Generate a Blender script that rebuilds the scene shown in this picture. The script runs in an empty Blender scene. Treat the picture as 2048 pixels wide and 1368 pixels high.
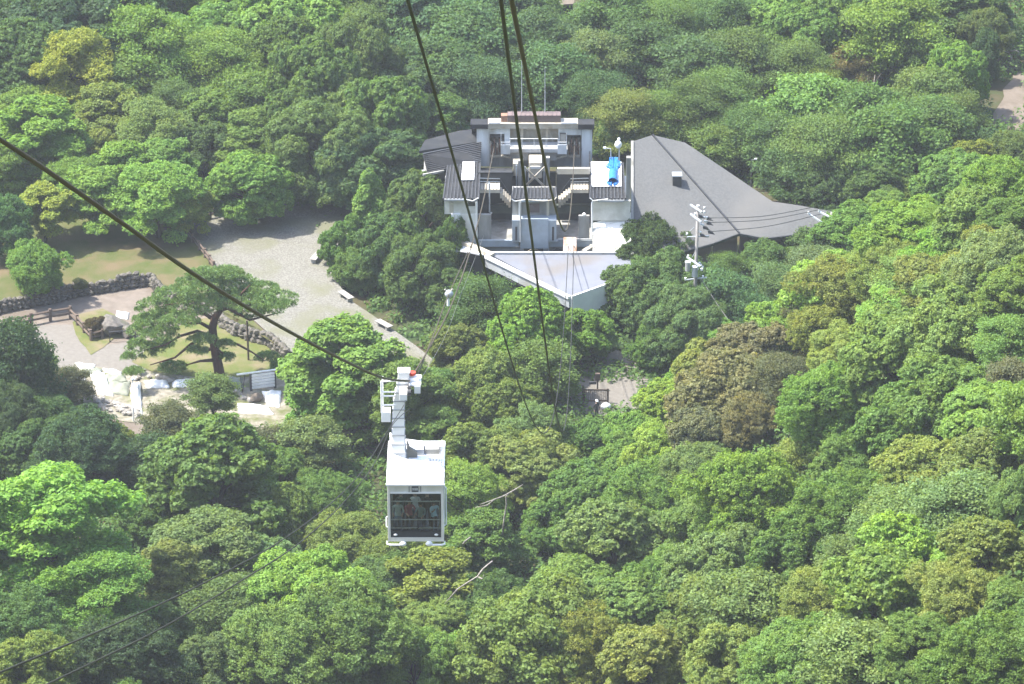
import bpy, bmesh, math, random
import numpy as np
from mathutils import Vector, Matrix

# ------------------------------------------------------------------ camera, sky, sun, exposure
scene = bpy.context.scene
COL = scene.collection
CAM_H = 162.0
PITCH = math.radians(25.0)
FPX = 9200.0                                     # focal length in pixels of the 2048 px wide photograph
cam_d = bpy.data.cameras.new('camera')
cam_d.sensor_width = 36.0
cam_d.lens = FPX / 2048.0 * 36.0
cam_d.clip_start = 1.0
cam_d.clip_end = 3000.0
cam = bpy.data.objects.new('camera', cam_d)
cam.location = (0, 0, CAM_H)
cam.rotation_euler = (math.pi / 2 - PITCH, 0, 0)
COL.objects.link(cam)
scene.camera = cam

SUN_DIR = Vector((-0.48, 0.05, 0.87)).normalized()     # towards the sun
sun_elev = math.asin(SUN_DIR.z)
sun_azim = math.atan2(SUN_DIR.x, SUN_DIR.y)
world = bpy.data.worlds.new('World')
scene.world = world
world.use_nodes = True
wn = world.node_tree.nodes
wn.clear()
sky = wn.new('ShaderNodeTexSky')
sky.sky_type = 'NISHITA'
sky.sun_disc = False
sky.sun_elevation = sun_elev
sky.sun_rotation = sun_azim
sky.dust_density = 2.0
bgn = wn.new('ShaderNodeBackground')
bgn.inputs['Strength'].default_value = 0.15
wo = wn.new('ShaderNodeOutputWorld')
world.node_tree.links.new(sky.outputs[0], bgn.inputs['Color'])
world.node_tree.links.new(bgn.outputs[0], wo.inputs['Surface'])

sun_l = bpy.data.lights.new('sun', 'SUN')
sun_l.energy = 3.5
sun_l.angle = math.radians(1.0)
sun_l.color = (1.0, 0.96, 0.88)
sun = bpy.data.objects.new('sun', sun_l)
sun.rotation_euler = SUN_DIR.to_track_quat('Z', 'Y').to_euler()
sun.location = (0, 200, 300)
COL.objects.link(sun)

vs = scene.view_settings
vs.view_transform = 'Standard'
vs.look = 'None'
vs.exposure = 1.78
vs.gamma = 1.0
vs.use_curve_mapping = False
scene.cycles.use_denoising = True
scene.cycles.max_bounces = 8
scene.cycles.transparent_max_bounces = 12
scene.cycles.volume_bounces = 0

# ------------------------------------------------------------------ measuring helpers
SP, CP = math.sin(PITCH), math.cos(PITCH)
CAMP = Vector((0, 0, CAM_H))


def ray(u, v):
    a, b = (u - 1024.0) / FPX, (684.0 - v) / FPX
    return Vector((a, CP + b * SP, -SP + b * CP))


def at_y(u, v, y):
    r = ray(u, v)
    return CAMP + r * (y / r.y)


def at_z(u, v, z):
    r = ray(u, v)
    return CAMP + r * ((z - CAM_H) / r.z)


def proj(p):
    d = p[1] * CP + (CAM_H - p[2]) * SP
    w = p[1] * SP + (p[2] - CAM_H) * CP
    return 1024 + FPX * p[0] / d, 684 - FPX * w / d, d


def softplus(t, k):
    return math.log1p(math.exp(min(t / k, 40))) * k


def ground(x, y):
    """height of the terrain: a valley floor, a gully and a steep spur on the right"""
    base = 0.13 * softplus(302 - y, 4)
    if y < 200:
        base += 0.0025 * (200 - y) ** 2
    x0 = -1.0 + (y - 262) * 0.13
    right = 0.72 * softplus(x - x0 - 1.0, 1.5) + 0.25 * softplus(x - 22.0, 2.0)
    crest = 0.72 * softplus(x - 6.2, 1.5) + 0.06 * softplus(x - 22.0, 2.0) + 0.6 * math.sin(x * 0.5)
    right = max(0.0, min(right, crest - (y - 322.0)))
    if y < 215:
        right *= min(1.0, max(0.0, (y - 70) / 145.0))
    left = 0.26 * softplus(-x - 9.0, 3.0) * min(1.0, max(0.0, (318 - y) / 30.0))
    z = base + right + left
    if y > 352:
        z = min(z, max(0.0, z))
        z += 0.05 * max(0.0, y - 440)
    return z


def on_ground(u, v, h=0.0):
    """first point along the pixel's ray that lies h above the terrain"""
    r = ray(u, v)
    y = 150.0
    while y < 700:
        p = CAMP + r * (y / r.y)
        if p.z - ground(p.x, p.y) <= h:
            return p
        y += 0.25
    return p


def srgb(r, g, b):
    return tuple((c / 255 / 12.92) if c / 255 <= 0.04045 else ((c / 255 + 0.055) / 1.055) ** 2.4 for c in (r, g, b))


# ------------------------------------------------------------------ object helpers
def prop(o, label=None, cat=None, group=None, kind=None):
    if label: o['label'] = label
    if cat: o['category'] = cat
    if group: o['group'] = group
    if kind: o['kind'] = kind
    return o


def thing(name, label, cat, loc=(0, 0, 0), rotz=0.0, group=None):
    o = bpy.data.objects.new(name, None)
    o.empty_display_size = 0.2
    o.location = loc
    o.rotation_euler = (0, 0, rotz)
    COL.objects.link(o)
    return prop(o, label, cat, group)


def link_mesh(name, me, parent=None, mat=None, loc=None):
    if mat is not None and not me.materials:
        for m in (mat if isinstance(mat, (list, tuple)) else [mat]):
            me.materials.append(m)
    o = bpy.data.objects.new(name, me)
    COL.objects.link(o)
    if parent is not None:
        o.parent = parent
    if loc is not None:
        o.location = loc
    return o


class MB:
    """collects simple shapes into one mesh"""

    def __init__(self):
        self.v, self.f, self.m = [], [], []

    def add(self, vs_, fs, mi=0):
        n = len(self.v)
        self.v += [tuple(p) for p in vs_]
        self.f += [tuple(i + n for i in f) for f in fs]
        self.m += [mi] * len(fs)
        return self

    def box(self, a, b, mi=0):
        x0, y0, z0 = a
        x1, y1, z1 = b
        return self.add([(x0, y0, z0), (x1, y0, z0), (x1, y1, z0), (x0, y1, z0), (x0, y0, z1), (x1, y0, z1), (x1, y1, z1), (x0, y1, z1)],
                        [(0, 3, 2, 1), (4, 5, 6, 7), (0, 1, 5, 4), (1, 2, 6, 5), (2, 3, 7, 6), (3, 0, 4, 7)], mi)

    def bar(self, p, q, w, h=None, mi=0):
        p, q = Vector(p), Vector(q)
        h = w if h is None else h
        d = (q - p).normalized()
        up = Vector((0, 0, 1)) if abs(d.z) < 0.95 else Vector((0, 1, 0))
        s = d.cross(up).normalized() * (w / 2)
        t = s.normalized().cross(d) * (h / 2)
        return self.add([p - s - t, p + s - t, p + s + t, p - s + t, q - s - t, q + s - t, q + s + t, q - s + t],
                        [(0, 3, 2, 1), (4, 5, 6, 7), (0, 1, 5, 4), (1, 2, 6, 5), (2, 3, 7, 6), (3, 0, 4, 7)], mi)

    def tube(self, pts, rad, n=8, mi=0, cap=True):
        pts = [Vector(p) for p in pts]
        rads = rad if isinstance(rad, (list, tuple)) else [rad] * len(pts)
        vs_, fs = [], []
        ref = Vector((0.13, 0.31, 0.94))
        for i, p in enumerate(pts):
            d = (pts[min(i + 1, len(pts) - 1)] - pts[max(i - 1, 0)]).normalized()
            if abs(d.dot(ref)) > 0.97:
                ref = Vector((0.9, 0.3, 0.1))
            s = d.cross(ref).normalized()
            t = s.cross(d)
            for k in range(n):
                a = 2 * math.pi * k / n
                vs_.append(p + (s * math.cos(a) + t * math.sin(a)) * rads[i])
        for i in range(len(pts) - 1):
            for k in range(n):
                fs.append((i * n + k, i * n + (k + 1) % n, (i + 1) * n + (k + 1) % n, (i + 1) * n + k))
        if cap:
            fs.append(tuple(range(n))[::-1])
            fs.append(tuple((len(pts) - 1) * n + k for k in range(n)))
        return self.add(vs_, fs, mi)

    def cyl(self, c, r, h, n=16, mi=0, r2=None):
        c = Vector(c)
        return self.tube([c, c + Vector((0, 0, h))], [r, r if r2 is None else r2], n, mi)

    def prism(self, poly, dz, mi=0):
        """vertical extrusion of a 3-D polygon downward by dz"""
        n = len(poly)
        vs_ = [tuple(p) for p in poly] + [(p[0], p[1], p[2] - dz) for p in poly]
        fs = [tuple(range(n)), tuple(range(n, 2 * n))[::-1]]
        fs += [(i, i + n, (i + 1) % n + n, (i + 1) % n) for i in range(n)]
        return self.add(vs_, fs, mi)

    def ball(self, c, r, seg=8, rings=5, mi=0, sc=(1, 1, 1)):
        vs_, fs = [(c[0], c[1], c[2] + r * sc[2])], []
        for i in range(1, rings):
            t = math.pi * i / rings
            for k in range(seg):
                a = 2 * math.pi * k / seg
                vs_.append((c[0] + r * sc[0] * math.sin(t) * math.cos(a), c[1] + r * sc[1] * math.sin(t) * math.sin(a), c[2] + r * sc[2] * math.cos(t)))
        vs_.append((c[0], c[1], c[2] - r * sc[2]))
        for k in range(seg):
            fs.append((0, 1 + k, 1 + (k + 1) % seg))
            b = 1 + (rings - 2) * seg
            fs.append((len(vs_) - 1, b + (k + 1) % seg, b + k))
        for i in range(rings - 2):
            for k in range(seg):
                a = 1 + i * seg
                fs.append((a + k, a + seg + k, a + seg + (k + 1) % seg, a + (k + 1) % seg))
        return self.add(vs_, fs, mi)

    def mesh(self, name):
        me = bpy.data.meshes.new(name)
        me.from_pydata(self.v, [], self.f)
        if any(self.m):
            me.polygons.foreach_set('material_index', self.m)
        me.update()
        return me

    def build(self, name, mat, parent=None, smooth=False, bevel=0.0, recalc=True, loc=None):
        me = self.mesh(name)
        if recalc:
            bm = bmesh.new()
            bm.from_mesh(me)
            if bevel:
                bmesh.ops.bevel(bm, geom=list(bm.edges), offset=bevel, segments=2, affect='EDGES', profile=0.6)
            bmesh.ops.recalc_face_normals(bm, faces=bm.faces)
            bm.to_mesh(me)
            bm.free()
        if smooth:
            me.shade_smooth()
        return link_mesh(name, me, parent, mat, loc)


# ------------------------------------------------------------------ materials
def new_mat(name):
    m = bpy.data.materials.new(name)
    m.use_nodes = True
    nt = m.node_tree
    nt.nodes.clear()
    return m, nt


def N(nt, t, **kw):
    n = nt.nodes.new(t)
    for k, v in kw.items():
        if k in n.inputs.keys():
            n.inputs[k].default_value = v
        else:
            setattr(n, k, v)
    return n


def surf(name, c1, c2=None, scale=2.0, rough=0.7, metal=0.0, spec=0.4, bump=0.0, bscale=None, coord='Object', detail=6.0, c3=None, s3=0.3, stretch=None, mix_lo=0.35, mix_hi=0.65):
    """a procedural surface: two tones broken up by noise, an optional third broad stain, fine relief"""
    m, nt = new_mat(name)
    L = nt.links.new
    out = N(nt, 'ShaderNodeOutputMaterial')
    p = N(nt, 'ShaderNodeBsdfPrincipled')
    p.inputs['Roughness'].default_value = rough
    p.inputs['Metallic'].default_value = metal
    p.inputs['Specular IOR Level'].default_value = spec
    L(p.outputs[0], out.inputs['Surface'])
    c1 = tuple(c1) + (1,)
    c2 = tuple(c2) + (1,) if c2 else tuple(min(1, c * 0.82) for c in c1[:3]) + (1,)
    tc = N(nt, 'ShaderNodeTexCoord')
    vec = tc.outputs[coord]
    if stretch:
        mp = N(nt, 'ShaderNodeMapping')
        mp.inputs['Scale'].default_value = stretch
        L(vec, mp.inputs['Vector'])
        vec = mp.outputs[0]
    nz = N(nt, 'ShaderNodeTexNoise')
    nz.inputs['Scale'].default_value = scale
    nz.inputs['Detail'].default_value = detail
    nz.inputs['Roughness'].default_value = 0.6
    L(vec, nz.inputs['Vector'])
    mr = N(nt, 'ShaderNodeMapRange')
    mr.inputs['From Min'].default_value = mix_lo
    mr.inputs['From Max'].default_value = mix_hi
    L(nz.outputs['Fac'], mr.inputs['Value'])
    mx = N(nt, 'ShaderNodeMix', data_type='RGBA')
    mx.inputs['A'].default_value = c1
    mx.inputs['B'].default_value = c2
    mx.inputs[6].default_value = c1
    mx.inputs[7].default_value = c2
    L(mr.outputs[0], mx.inputs[0])
    colr = mx.outputs[2]
    if c3:
        n3 = N(nt, 'ShaderNodeTexNoise')
        n3.inputs['Scale'].default_value = s3
        n3.inputs['Detail'].default_value = 5
        L(vec, n3.inputs['Vector'])
        m3 = N(nt, 'ShaderNodeMapRange')
        m3.inputs['From Min'].default_value = 0.48
        m3.inputs['From Max'].default_value = 0.66
        L(n3.outputs['Fac'], m3.inputs['Value'])
        x3 = N(nt, 'ShaderNodeMix', data_type='RGBA')
        x3.inputs[7].default_value = tuple(c3) + (1,)
        L(m3.outputs[0], x3.inputs[0])
        L(colr, x3.inputs[6])
        colr = x3.outputs[2]
    L(colr, p.inputs['Base Color'])
    if bump:
        bn = N(nt, 'ShaderNodeTexNoise')
        bn.inputs['Scale'].default_value = bscale or scale * 6
        bn.inputs['Detail'].default_value = 5
        L(vec, bn.inputs['Vector'])
        b = N(nt, 'ShaderNodeBump')
        b.inputs['Strength'].default_value = bump
        b.inputs['Distance'].default_value = 0.05
        L(bn.outputs['Fac'], b.inputs['Height'])
        L(b.outputs[0], p.inputs['Normal'])
    return m


def leaf_mat(name, trans=0.48, var=0.34, rough=0.55, spec=0.18, tint=(1.22, 1.08, 0.85)):
    """foliage: the object colour (leaf tone with painted haze and sun), varied leaf by leaf and clump by clump"""
    m, nt = new_mat(name)
    L = nt.links.new
    out = N(nt, 'ShaderNodeOutputMaterial')
    oi = N(nt, 'ShaderNodeObjectInfo')
    geo = N(nt, 'ShaderNodeNewGeometry')
    tc = N(nt, 'ShaderNodeTexCoord')
    nz = N(nt, 'ShaderNodeTexNoise')
    nz.inputs['Scale'].default_value = 2.6
    nz.inputs['Detail'].default_value = 3
    L(tc.outputs['Object'], nz.inputs['Vector'])
    # brightness per leaf
    mr = N(nt, 'ShaderNodeMapRange')
    mr.inputs['To Min'].default_value = 1.0 - var
    mr.inputs['To Max'].default_value = 1.0 + var
    L(geo.outputs['Random Per Island'], mr.inputs['Value'])
    mul = N(nt, 'ShaderNodeVectorMath', operation='SCALE')
    L(oi.outputs['Color'], mul.inputs[0])
    L(mr.outputs[0], mul.inputs['Scale'])
    # warm young growth in patches
    wr = N(nt, 'ShaderNodeMapRange')
    wr.inputs['From Min'].default_value = 0.42
    wr.inputs['From Max'].default_value = 0.68
    L(nz.outputs['Fac'], wr.inputs['Value'])
    tn = N(nt, 'ShaderNodeVectorMath', operation='MULTIPLY')
    tn.inputs[1].default_value = tint
    L(mul.outputs[0], tn.inputs[0])
    mx = N(nt, 'ShaderNodeMix', data_type='RGBA')
    L(wr.outputs[0], mx.inputs[0])
    L(mul.outputs[0], mx.inputs[6])
    L(tn.outputs[0], mx.inputs[7])
    p = N(nt, 'ShaderNodeBsdfPrincipled')
    p.inputs['Roughness'].default_value = rough
    p.inputs['Specular IOR Level'].default_value = spec
    L(mx.outputs[2], p.inputs['Base Color'])
    tr = N(nt, 'ShaderNodeBsdfTranslucent')
    tg = N(nt, 'ShaderNodeVectorMath', operation='MULTIPLY')
    tg.inputs[1].default_value = (1.25, 1.2, 0.5)
    L(mx.outputs[2], tg.inputs[0])
    L(tg.outputs[0], tr.inputs['Color'])
    ms = N(nt, 'ShaderNodeMixShader')
    ms.inputs[0].default_value = trans
    L(p.outputs[0], ms.inputs[1])
    L(tr.outputs[0], ms.inputs[2])
    L(ms.outputs[0], out.inputs['Surface'])
    return m


def glass_mat(name, tint=(0.75, 0.8, 0.8), refl=0.12):
    m, nt = new_mat(name)
    L = nt.links.new
    out = N(nt, 'ShaderNodeOutputMaterial')
    t = N(nt, 'ShaderNodeBsdfTransparent')
    t.inputs['Color'].default_value = tint + (1,)
    g = N(nt, 'ShaderNodeBsdfGlossy')
    g.inputs['Roughness'].default_value = 0.03
    fr = N(nt, 'ShaderNodeFresnel')
    fr.inputs['IOR'].default_value = 1.45
    ms = N(nt, 'ShaderNodeMixShader')
    L(fr.outputs[0], ms.inputs[0])
    L(t.outputs[0], ms.inputs[1])
    L(g.outputs[0], ms.inputs[2])
    L(ms.outputs[0], out.inputs['Surface'])
    return m


M = {}
M['leaf'] = leaf_mat('leaf')
M['needle'] = leaf_mat('needle', trans=0.22, var=0.4, rough=0.55, spec=0.25)
M['bark'] = surf('bark', (0.075, 0.055, 0.04), (0.035, 0.027, 0.02), 6, 0.9, bump=0.5, stretch=(1, 1, 0.25))
M['red_bark'] = surf('red_bark', (0.10, 0.045, 0.03), (0.05, 0.027, 0.02), 5, 0.9, bump=0.6, stretch=(1, 1, 0.3))
M['dead_wood'] = surf('dead_wood', (0.36, 0.33, 0.29), (0.17, 0.145, 0.12), 6, 0.85, bump=0.3)
M['soil'] = surf('soil', (0.05, 0.06, 0.025), (0.075, 0.06, 0.035), 0.5, 0.95, spec=0.1, bump=0.6, bscale=4, c3=(0.03, 0.055, 0.018), s3=0.18)
M['lawn'] = surf('lawn_grass', (0.066, 0.084, 0.024), (0.096, 0.094, 0.040), 0.8, 0.95, spec=0.1, bump=0.7, bscale=9, c3=(0.127, 0.100, 0.056), s3=0.35, detail=9)
M['lawn_green'] = surf('green_grass', (0.082, 0.111, 0.028), (0.123, 0.123, 0.045), 1.0, 0.95, spec=0.1, bump=0.7, bscale=9, c3=(0.172, 0.143, 0.086), s3=0.4, detail=9)
M['gravel'] = surf('gravel_ground', (0.200, 0.193, 0.168), (0.130, 0.125, 0.105), 7.0, 0.95, spec=0.15, bump=1.0, bscale=14, c3=(0.138, 0.137, 0.090), s3=0.28, detail=12, mix_lo=0.42, mix_hi=0.58)
M['paving'] = surf('path_surface', (0.190, 0.160, 0.133), (0.144, 0.122, 0.101), 1.2, 0.95, spec=0.15, bump=0.5, bscale=10, c3=(0.129, 0.106, 0.084), s3=0.35, detail=10)
M['asphalt_path'] = surf('grey_path', (0.173, 0.159, 0.138), (0.144, 0.131, 0.113), 2.5, 0.9, spec=0.2, bump=0.3, bscale=20)
M['pale_sand'] = surf('pale_sand', (0.282, 0.257, 0.214), (0.147, 0.135, 0.101), 1.6, 0.95, spec=0.1, bump=0.9, bscale=4, c3=(0.104, 0.117, 0.043), s3=0.6, detail=9)
M['bare_soil'] = surf('bare_soil', (0.173, 0.144, 0.118), (0.128, 0.106, 0.083), 0.8, 0.95, spec=0.1, bump=0.4, bscale=8)
M['stone'] = surf('field_stone', (0.167, 0.149, 0.130), (0.081, 0.074, 0.065), 3.0, 0.92, bump=0.9, bscale=9, c3=(0.099, 0.099, 0.056), s3=1.2)
M['pale_stone'] = surf('pale_stone', (0.361, 0.339, 0.303), (0.217, 0.196, 0.170), 2.5, 0.9, bump=0.5, bscale=9)
M['wood'] = surf('weathered_wood', (0.136, 0.098, 0.072), (0.081, 0.060, 0.047), 4, 0.85, bump=0.3, stretch=(0.4, 0.4, 3))
M['grey_wood'] = surf('grey_plank', (0.34, 0.32, 0.29), (0.24, 0.22, 0.20), 4, 0.85, bump=0.3)
M['white_paint'] = surf('white_paint', (0.80, 0.80, 0.79), (0.70, 0.70, 0.68), 1.5, 0.35, spec=0.5)
M['cabin_white'] = surf('cabin_white_enamel', (0.86, 0.855, 0.84), (0.80, 0.79, 0.77), 1.2, 0.25, spec=0.5, bump=0.02)
M['off_white'] = surf('off_white_frame', (0.72, 0.70, 0.64), (0.62, 0.60, 0.54), 2, 0.45, c3=(0.55, 0.53, 0.46), s3=0.8)
M['light_grey_paint'] = surf('light_grey_paint', (0.42, 0.44, 0.455), (0.33, 0.345, 0.36), 1.3, 0.6, c3=(0.30, 0.295, 0.27), s3=0.8, stretch=(1, 1, 0.3))
M['pale_blue_paint'] = surf('pale_blue_paint', (0.66, 0.70, 0.72), (0.54, 0.575, 0.59), 1.3, 0.6, c3=(0.40, 0.395, 0.36), s3=0.9, stretch=(1, 1, 0.22))
M['cream_white'] = surf('cream_white_paint', (0.80, 0.79, 0.74), (0.70, 0.69, 0.64), 1.0, 0.6, c3=(0.60, 0.58, 0.52), s3=0.5, stretch=(1, 1, 0.3))
M['blue_grey_paint'] = surf('blue_grey_paint', (0.342, 0.399, 0.456), (0.285, 0.332, 0.380), 1.1, 0.55, c3=(0.285, 0.314, 0.332), s3=0.6)
M['grey_concrete'] = surf('grey_concrete', (0.340, 0.336, 0.315), (0.238, 0.234, 0.217), 1.2, 0.9, bump=0.25, c3=(0.170, 0.166, 0.145), s3=0.7, stretch=(1, 1, 0.3))
M['beige_steel'] = surf('beige_steel', (0.425, 0.399, 0.340), (0.340, 0.315, 0.255), 2, 0.6, c3=(0.306, 0.255, 0.178), s3=1.2)
M['cream_paint'] = surf('cream_paint', (0.561, 0.510, 0.408), (0.476, 0.425, 0.340), 1.5, 0.6)
M['dark_void'] = surf('shade_black', (0.035, 0.037, 0.04), (0.02, 0.022, 0.024), 1.5, 0.8)  # near-black stands in for the shade inside bays and openings
M['dark_steel'] = surf('dark_steel', (0.07, 0.072, 0.075), (0.045, 0.045, 0.048), 3, 0.5, metal=0.3)
M['dark_tile'] = surf('dark_tile', (0.028, 0.029, 0.032), (0.020, 0.021, 0.023), 2.5, 0.75, spec=0.2, c3=(0.036, 0.036, 0.036), s3=0.6)
M['tile_rib'] = surf('tile_rib', (0.060, 0.062, 0.066), (0.040, 0.041, 0.044), 3, 0.7, spec=0.25)
M['grey_shingle'] = surf('grey_shingle', (0.126, 0.128, 0.127), (0.104, 0.106, 0.105), 5, 0.92, spec=0.15, bump=0.18, bscale=7, detail=10, c3=(0.142, 0.139, 0.132), s3=0.16, mix_lo=0.38, mix_hi=0.62)
M['membrane'] = surf('pale_roof_membrane', (0.166, 0.175, 0.203), (0.144, 0.153, 0.179), 0.6, 0.8, spec=0.2, c3=(0.151, 0.143, 0.140), s3=0.25, bump=0.1)
M['brown_metal'] = surf('brown_metal_sheet', (0.160, 0.116, 0.108), (0.132, 0.096, 0.088), 1.4, 0.6)
M['brick_red'] = surf('rust_brown_panel', (0.30, 0.16, 0.10), (0.22, 0.12, 0.08), 3, 0.8)
M['rust_white'] = surf('rust_streaked_white', (0.528, 0.480, 0.448), (0.440, 0.368, 0.320), 1.6, 0.6, c3=(0.336, 0.160, 0.072), s3=1.1)
M['rust'] = surf('rusty_iron', (0.16, 0.085, 0.05), (0.09, 0.055, 0.04), 4, 0.8)
M['greenish_steel'] = surf('greenish_steel', (0.06, 0.075, 0.055), (0.04, 0.05, 0.04), 2, 0.7)
M['blue_tarp'] = surf('blue_tarpaulin', (0.024, 0.192, 0.496), (0.016, 0.136, 0.400), 3, 0.45, bump=0.5, bscale=6)
M['white_sheet'] = surf('white_sheet', (0.86, 0.86, 0.86), (0.78, 0.78, 0.78), 1.0, 0.6, bump=0.2, bscale=5)
M['green_tarp'] = surf('grey_green_tarpaulin', (0.235, 0.25, 0.195), (0.17, 0.18, 0.14), 1.2, 0.7, bump=0.5, bscale=3)
M['rope'] = surf('greased_wire_rope', (0.028, 0.026, 0.018), (0.016, 0.015, 0.011), 8, 0.5, metal=0.2)
M['rope_brown'] = surf('rusty_wire_rope', (0.085, 0.060, 0.034), (0.050, 0.036, 0.020), 8, 0.55, metal=0.2)
M['rope_pale'] = surf('bright_wire_rope', (0.22, 0.22, 0.20), (0.15, 0.15, 0.14), 8, 0.5, metal=0.4)
M['red_lamp'] = surf('red_lamp_cap', (0.62, 0.07, 0.03), (0.5, 0.05, 0.02), 3, 0.4)
M['charcoal'] = surf('charcoal_panel', (0.045, 0.048, 0.052), (0.035, 0.037, 0.04), 3, 0.45)
M['silver'] = surf('brushed_silver_rail', (0.55, 0.56, 0.56), (0.45, 0.46, 0.46), 5, 0.3, metal=0.8)
M['pole_concrete'] = surf('pole_concrete', (0.30, 0.28, 0.27), (0.22, 0.21, 0.20), 3, 0.85)
M['porcelain'] = surf('porcelain', (0.80, 0.81, 0.80), (0.70, 0.71, 0.70), 4, 0.25)
M['galvanised'] = surf('galvanised_steel', (0.52, 0.55, 0.57), (0.43, 0.46, 0.48), 4, 0.5, metal=0.3)
M['rubber'] = surf('black_rubber', (0.03, 0.032, 0.03), (0.02, 0.02, 0.02), 4, 0.6)
M['glass'] = glass_mat('window_glass', (0.80, 0.84, 0.83))
M['dark_glass'] = surf('dark_glazing', (0.03, 0.035, 0.04), (0.02, 0.023, 0.026), 1, 0.12, spec=0.6)
# ------------------------------------------------------------------ the setting: terrain and ground sheets
def terrain():
    def axis(lo, hi, fine0, fine1, fs, cs):
        a = list(np.arange(fine0, fine1 + 1e-6, fs))
        x = fine0
        while x > lo:
            x -= cs
            a.insert(0, max(x, lo))
        x = fine1
        while x < hi:
            x += cs
            a.append(min(x, hi))
        return a
    xs = axis(-300, 300, -56, 60, 1.5, 12)
    ys = axis(-30, 820, 225, 440, 1.5, 10)
    rnd = random.Random(4)
    vs_, fs = [], []
    for y in ys:
        for x in xs:
            z = ground(x, y) - 0.12
            flat = 330 < y < 372 and -52 < x < 31 or z < 0.3 and y < 440
            vs_.append((x, y, z + (0 if flat else rnd.uniform(-0.25, 0.25))))
    nx = len(xs)
    for j in range(len(ys) - 1):
        for i in range(nx - 1):
            fs.append((j * nx + i, j * nx + i + 1, (j + 1) * nx + i + 1, (j + 1) * nx + i))
    o = MB().add(vs_, fs).build('ground', M['soil'], smooth=True, recalc=False)
    prop(o, kind='structure', label='shaded forest floor of the valley and the hillside')


terrain()
TERR = 0.9                                       # height of the upper terrace above the path


def sheet(name, px, z, mat, label, thick=0.0, rough_edge=0.0, seed=1):
    """a flat ground sheet whose outline is measured in the photograph and lies at height z"""
    rnd = random.Random(seed)
    pts = [at_z(u, v, z) for u, v in px]
    if rough_edge:
        q = []
        for i, p in enumerate(pts):
            n = pts[(i + 1) % len(pts)]
            k = max(1, int((n - p).length / 1.2))
            for j in range(k):
                w = p.lerp(n, j / k)
                q.append(Vector((w.x + rnd.uniform(-1, 1) * rough_edge, w.y + rnd.uniform(-1, 1) * rough_edge, z)))
        pts = q
    mb = MB()
    if thick:
        mb.prism(pts, thick)
    else:
        mb.add(pts, [tuple(range(len(pts)))])
    me = mb.mesh(name)
    bm = bmesh.new()
    bm.from_mesh(me)
    bmesh.ops.triangulate(bm, faces=bm.faces)
    bmesh.ops.recalc_face_normals(bm, faces=bm.faces)
    if not thick:
        for f in bm.faces:
            if f.normal.z < 0:
                f.normal_flip()
    if thick:
        for f in bm.faces:
            f.material_index = 0 if abs(f.normal.z) > 0.5 else 1
    bm.to_mesh(me)
    bm.free()
    o = link_mesh(name, me, None, mat)
    return prop(o, label=label, kind='structure')


# lower level: path and its forks
sheet('path', [(-60, 630), (60, 596), (160, 574), (300, 548), (345, 585), (420, 640), (600, 640), (700, 760), (700, 900), (420, 880), (240, 880), (-60, 880)], -0.02, M['paving'],
      'pale sandy path below the stone wall', rough_edge=0.1)
sheet('grey_path', [(-60, 672), (40, 652), (150, 648), (205, 690), (262, 684), (285, 690), (300, 735), (180, 790), (20, 730), (-60, 716)], 0.01, M['asphalt_path'],
      'grey fork of the path beyond the log fence', rough_edge=0.1)
sheet('lawn', [(146, 645), (160, 628), (205, 616), (236, 632), (262, 655), (278, 668), (262, 674), (228, 676), (208, 694), (181, 709), (150, 668)], 0.04, M['lawn_green'],
      'small wedge of grass between the forks of the path', rough_edge=0.08, seed=3)
sheet('lawn', [(300, 690), (380, 640), (455, 628), (560, 650), (640, 700), (610, 725), (560, 735), (500, 752), (430, 760), (300, 742), (262, 722)], 0.03, M['lawn_green'],
      'sunny grass round the foot of the tall pine', rough_edge=0.15, seed=5)
sheet('sandy_ground', [(95, 742), (170, 728), (250, 742), (330, 745), (440, 758), (520, 752), (640, 735), (660, 860), (430, 850), (330, 850), (240, 842), (150, 800)], 0.025, M['pale_sand'],
      'bleached sandy ground of the excavation', rough_edge=0.25, seed=7)
# upper terrace: lawn and gravel plaza stand on a block above the path
sheet('lawn_terrace', [(-120, 430), (60, 420), (330, 420), (375, 442), (395, 490), (424, 531), (452, 590), (505, 640), (570, 700), (540, 668), (478, 650), (420, 610), (328, 578), (303, 549), (230, 560),
                       (160, 571), (100, 587), (20, 600), (-120, 630)], TERR, [M['lawn'], M['bare_soil']], 'dry lawn terrace above the stone wall', thick=1.4)
sheet('plaza', [(372, 447), (420, 432), (470, 425), (560, 395), (690, 395), (720, 450), (668, 505), (672, 560), (700, 600), (760, 640), (830, 690), (900, 745), (900, 790), (760, 790), (640, 730), (575, 700),
                (508, 640), (455, 590), (427, 531), (398, 490)], TERR + 0.01, [M['gravel'], M['bare_soil']], 'pale gravel plaza with three benches', thick=1.35)
sheet('forest_path', [(1110, 760), (1180, 735), (1230, 700), (1310, 720), (1330, 790), (1260, 830), (1150, 830), (1090, 800)], 0.02, M['asphalt_path'],
      'clearing of the path below the station, beside the gate', rough_edge=0.2, seed=9)
sheet('dirt_track', [(2075, 120), (2030, 150), (2005, 190), (1985, 235), (1975, 262), (2040, 262), (2140, 240), (2140, 120)], 0.05, M['bare_soil'],
      'bare brown track in the upper right corner', rough_edge=0.3, seed=11)
sheet('clearing', [(1245, 170), (1290, 165), (1315, 175), (1312, 192), (1270, 195), (1248, 185)], 0.05, M['pale_sand'],
      'small sandy clearing behind the station', rough_edge=0.3, seed=12)
# ------------------------------------------------------------------ the ropeway station
YT = 371.0           # front plane of the tower
YF = 358.4           # front plane of the wings and the centre booth
DECK = 4.0           # level of the platforms


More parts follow.
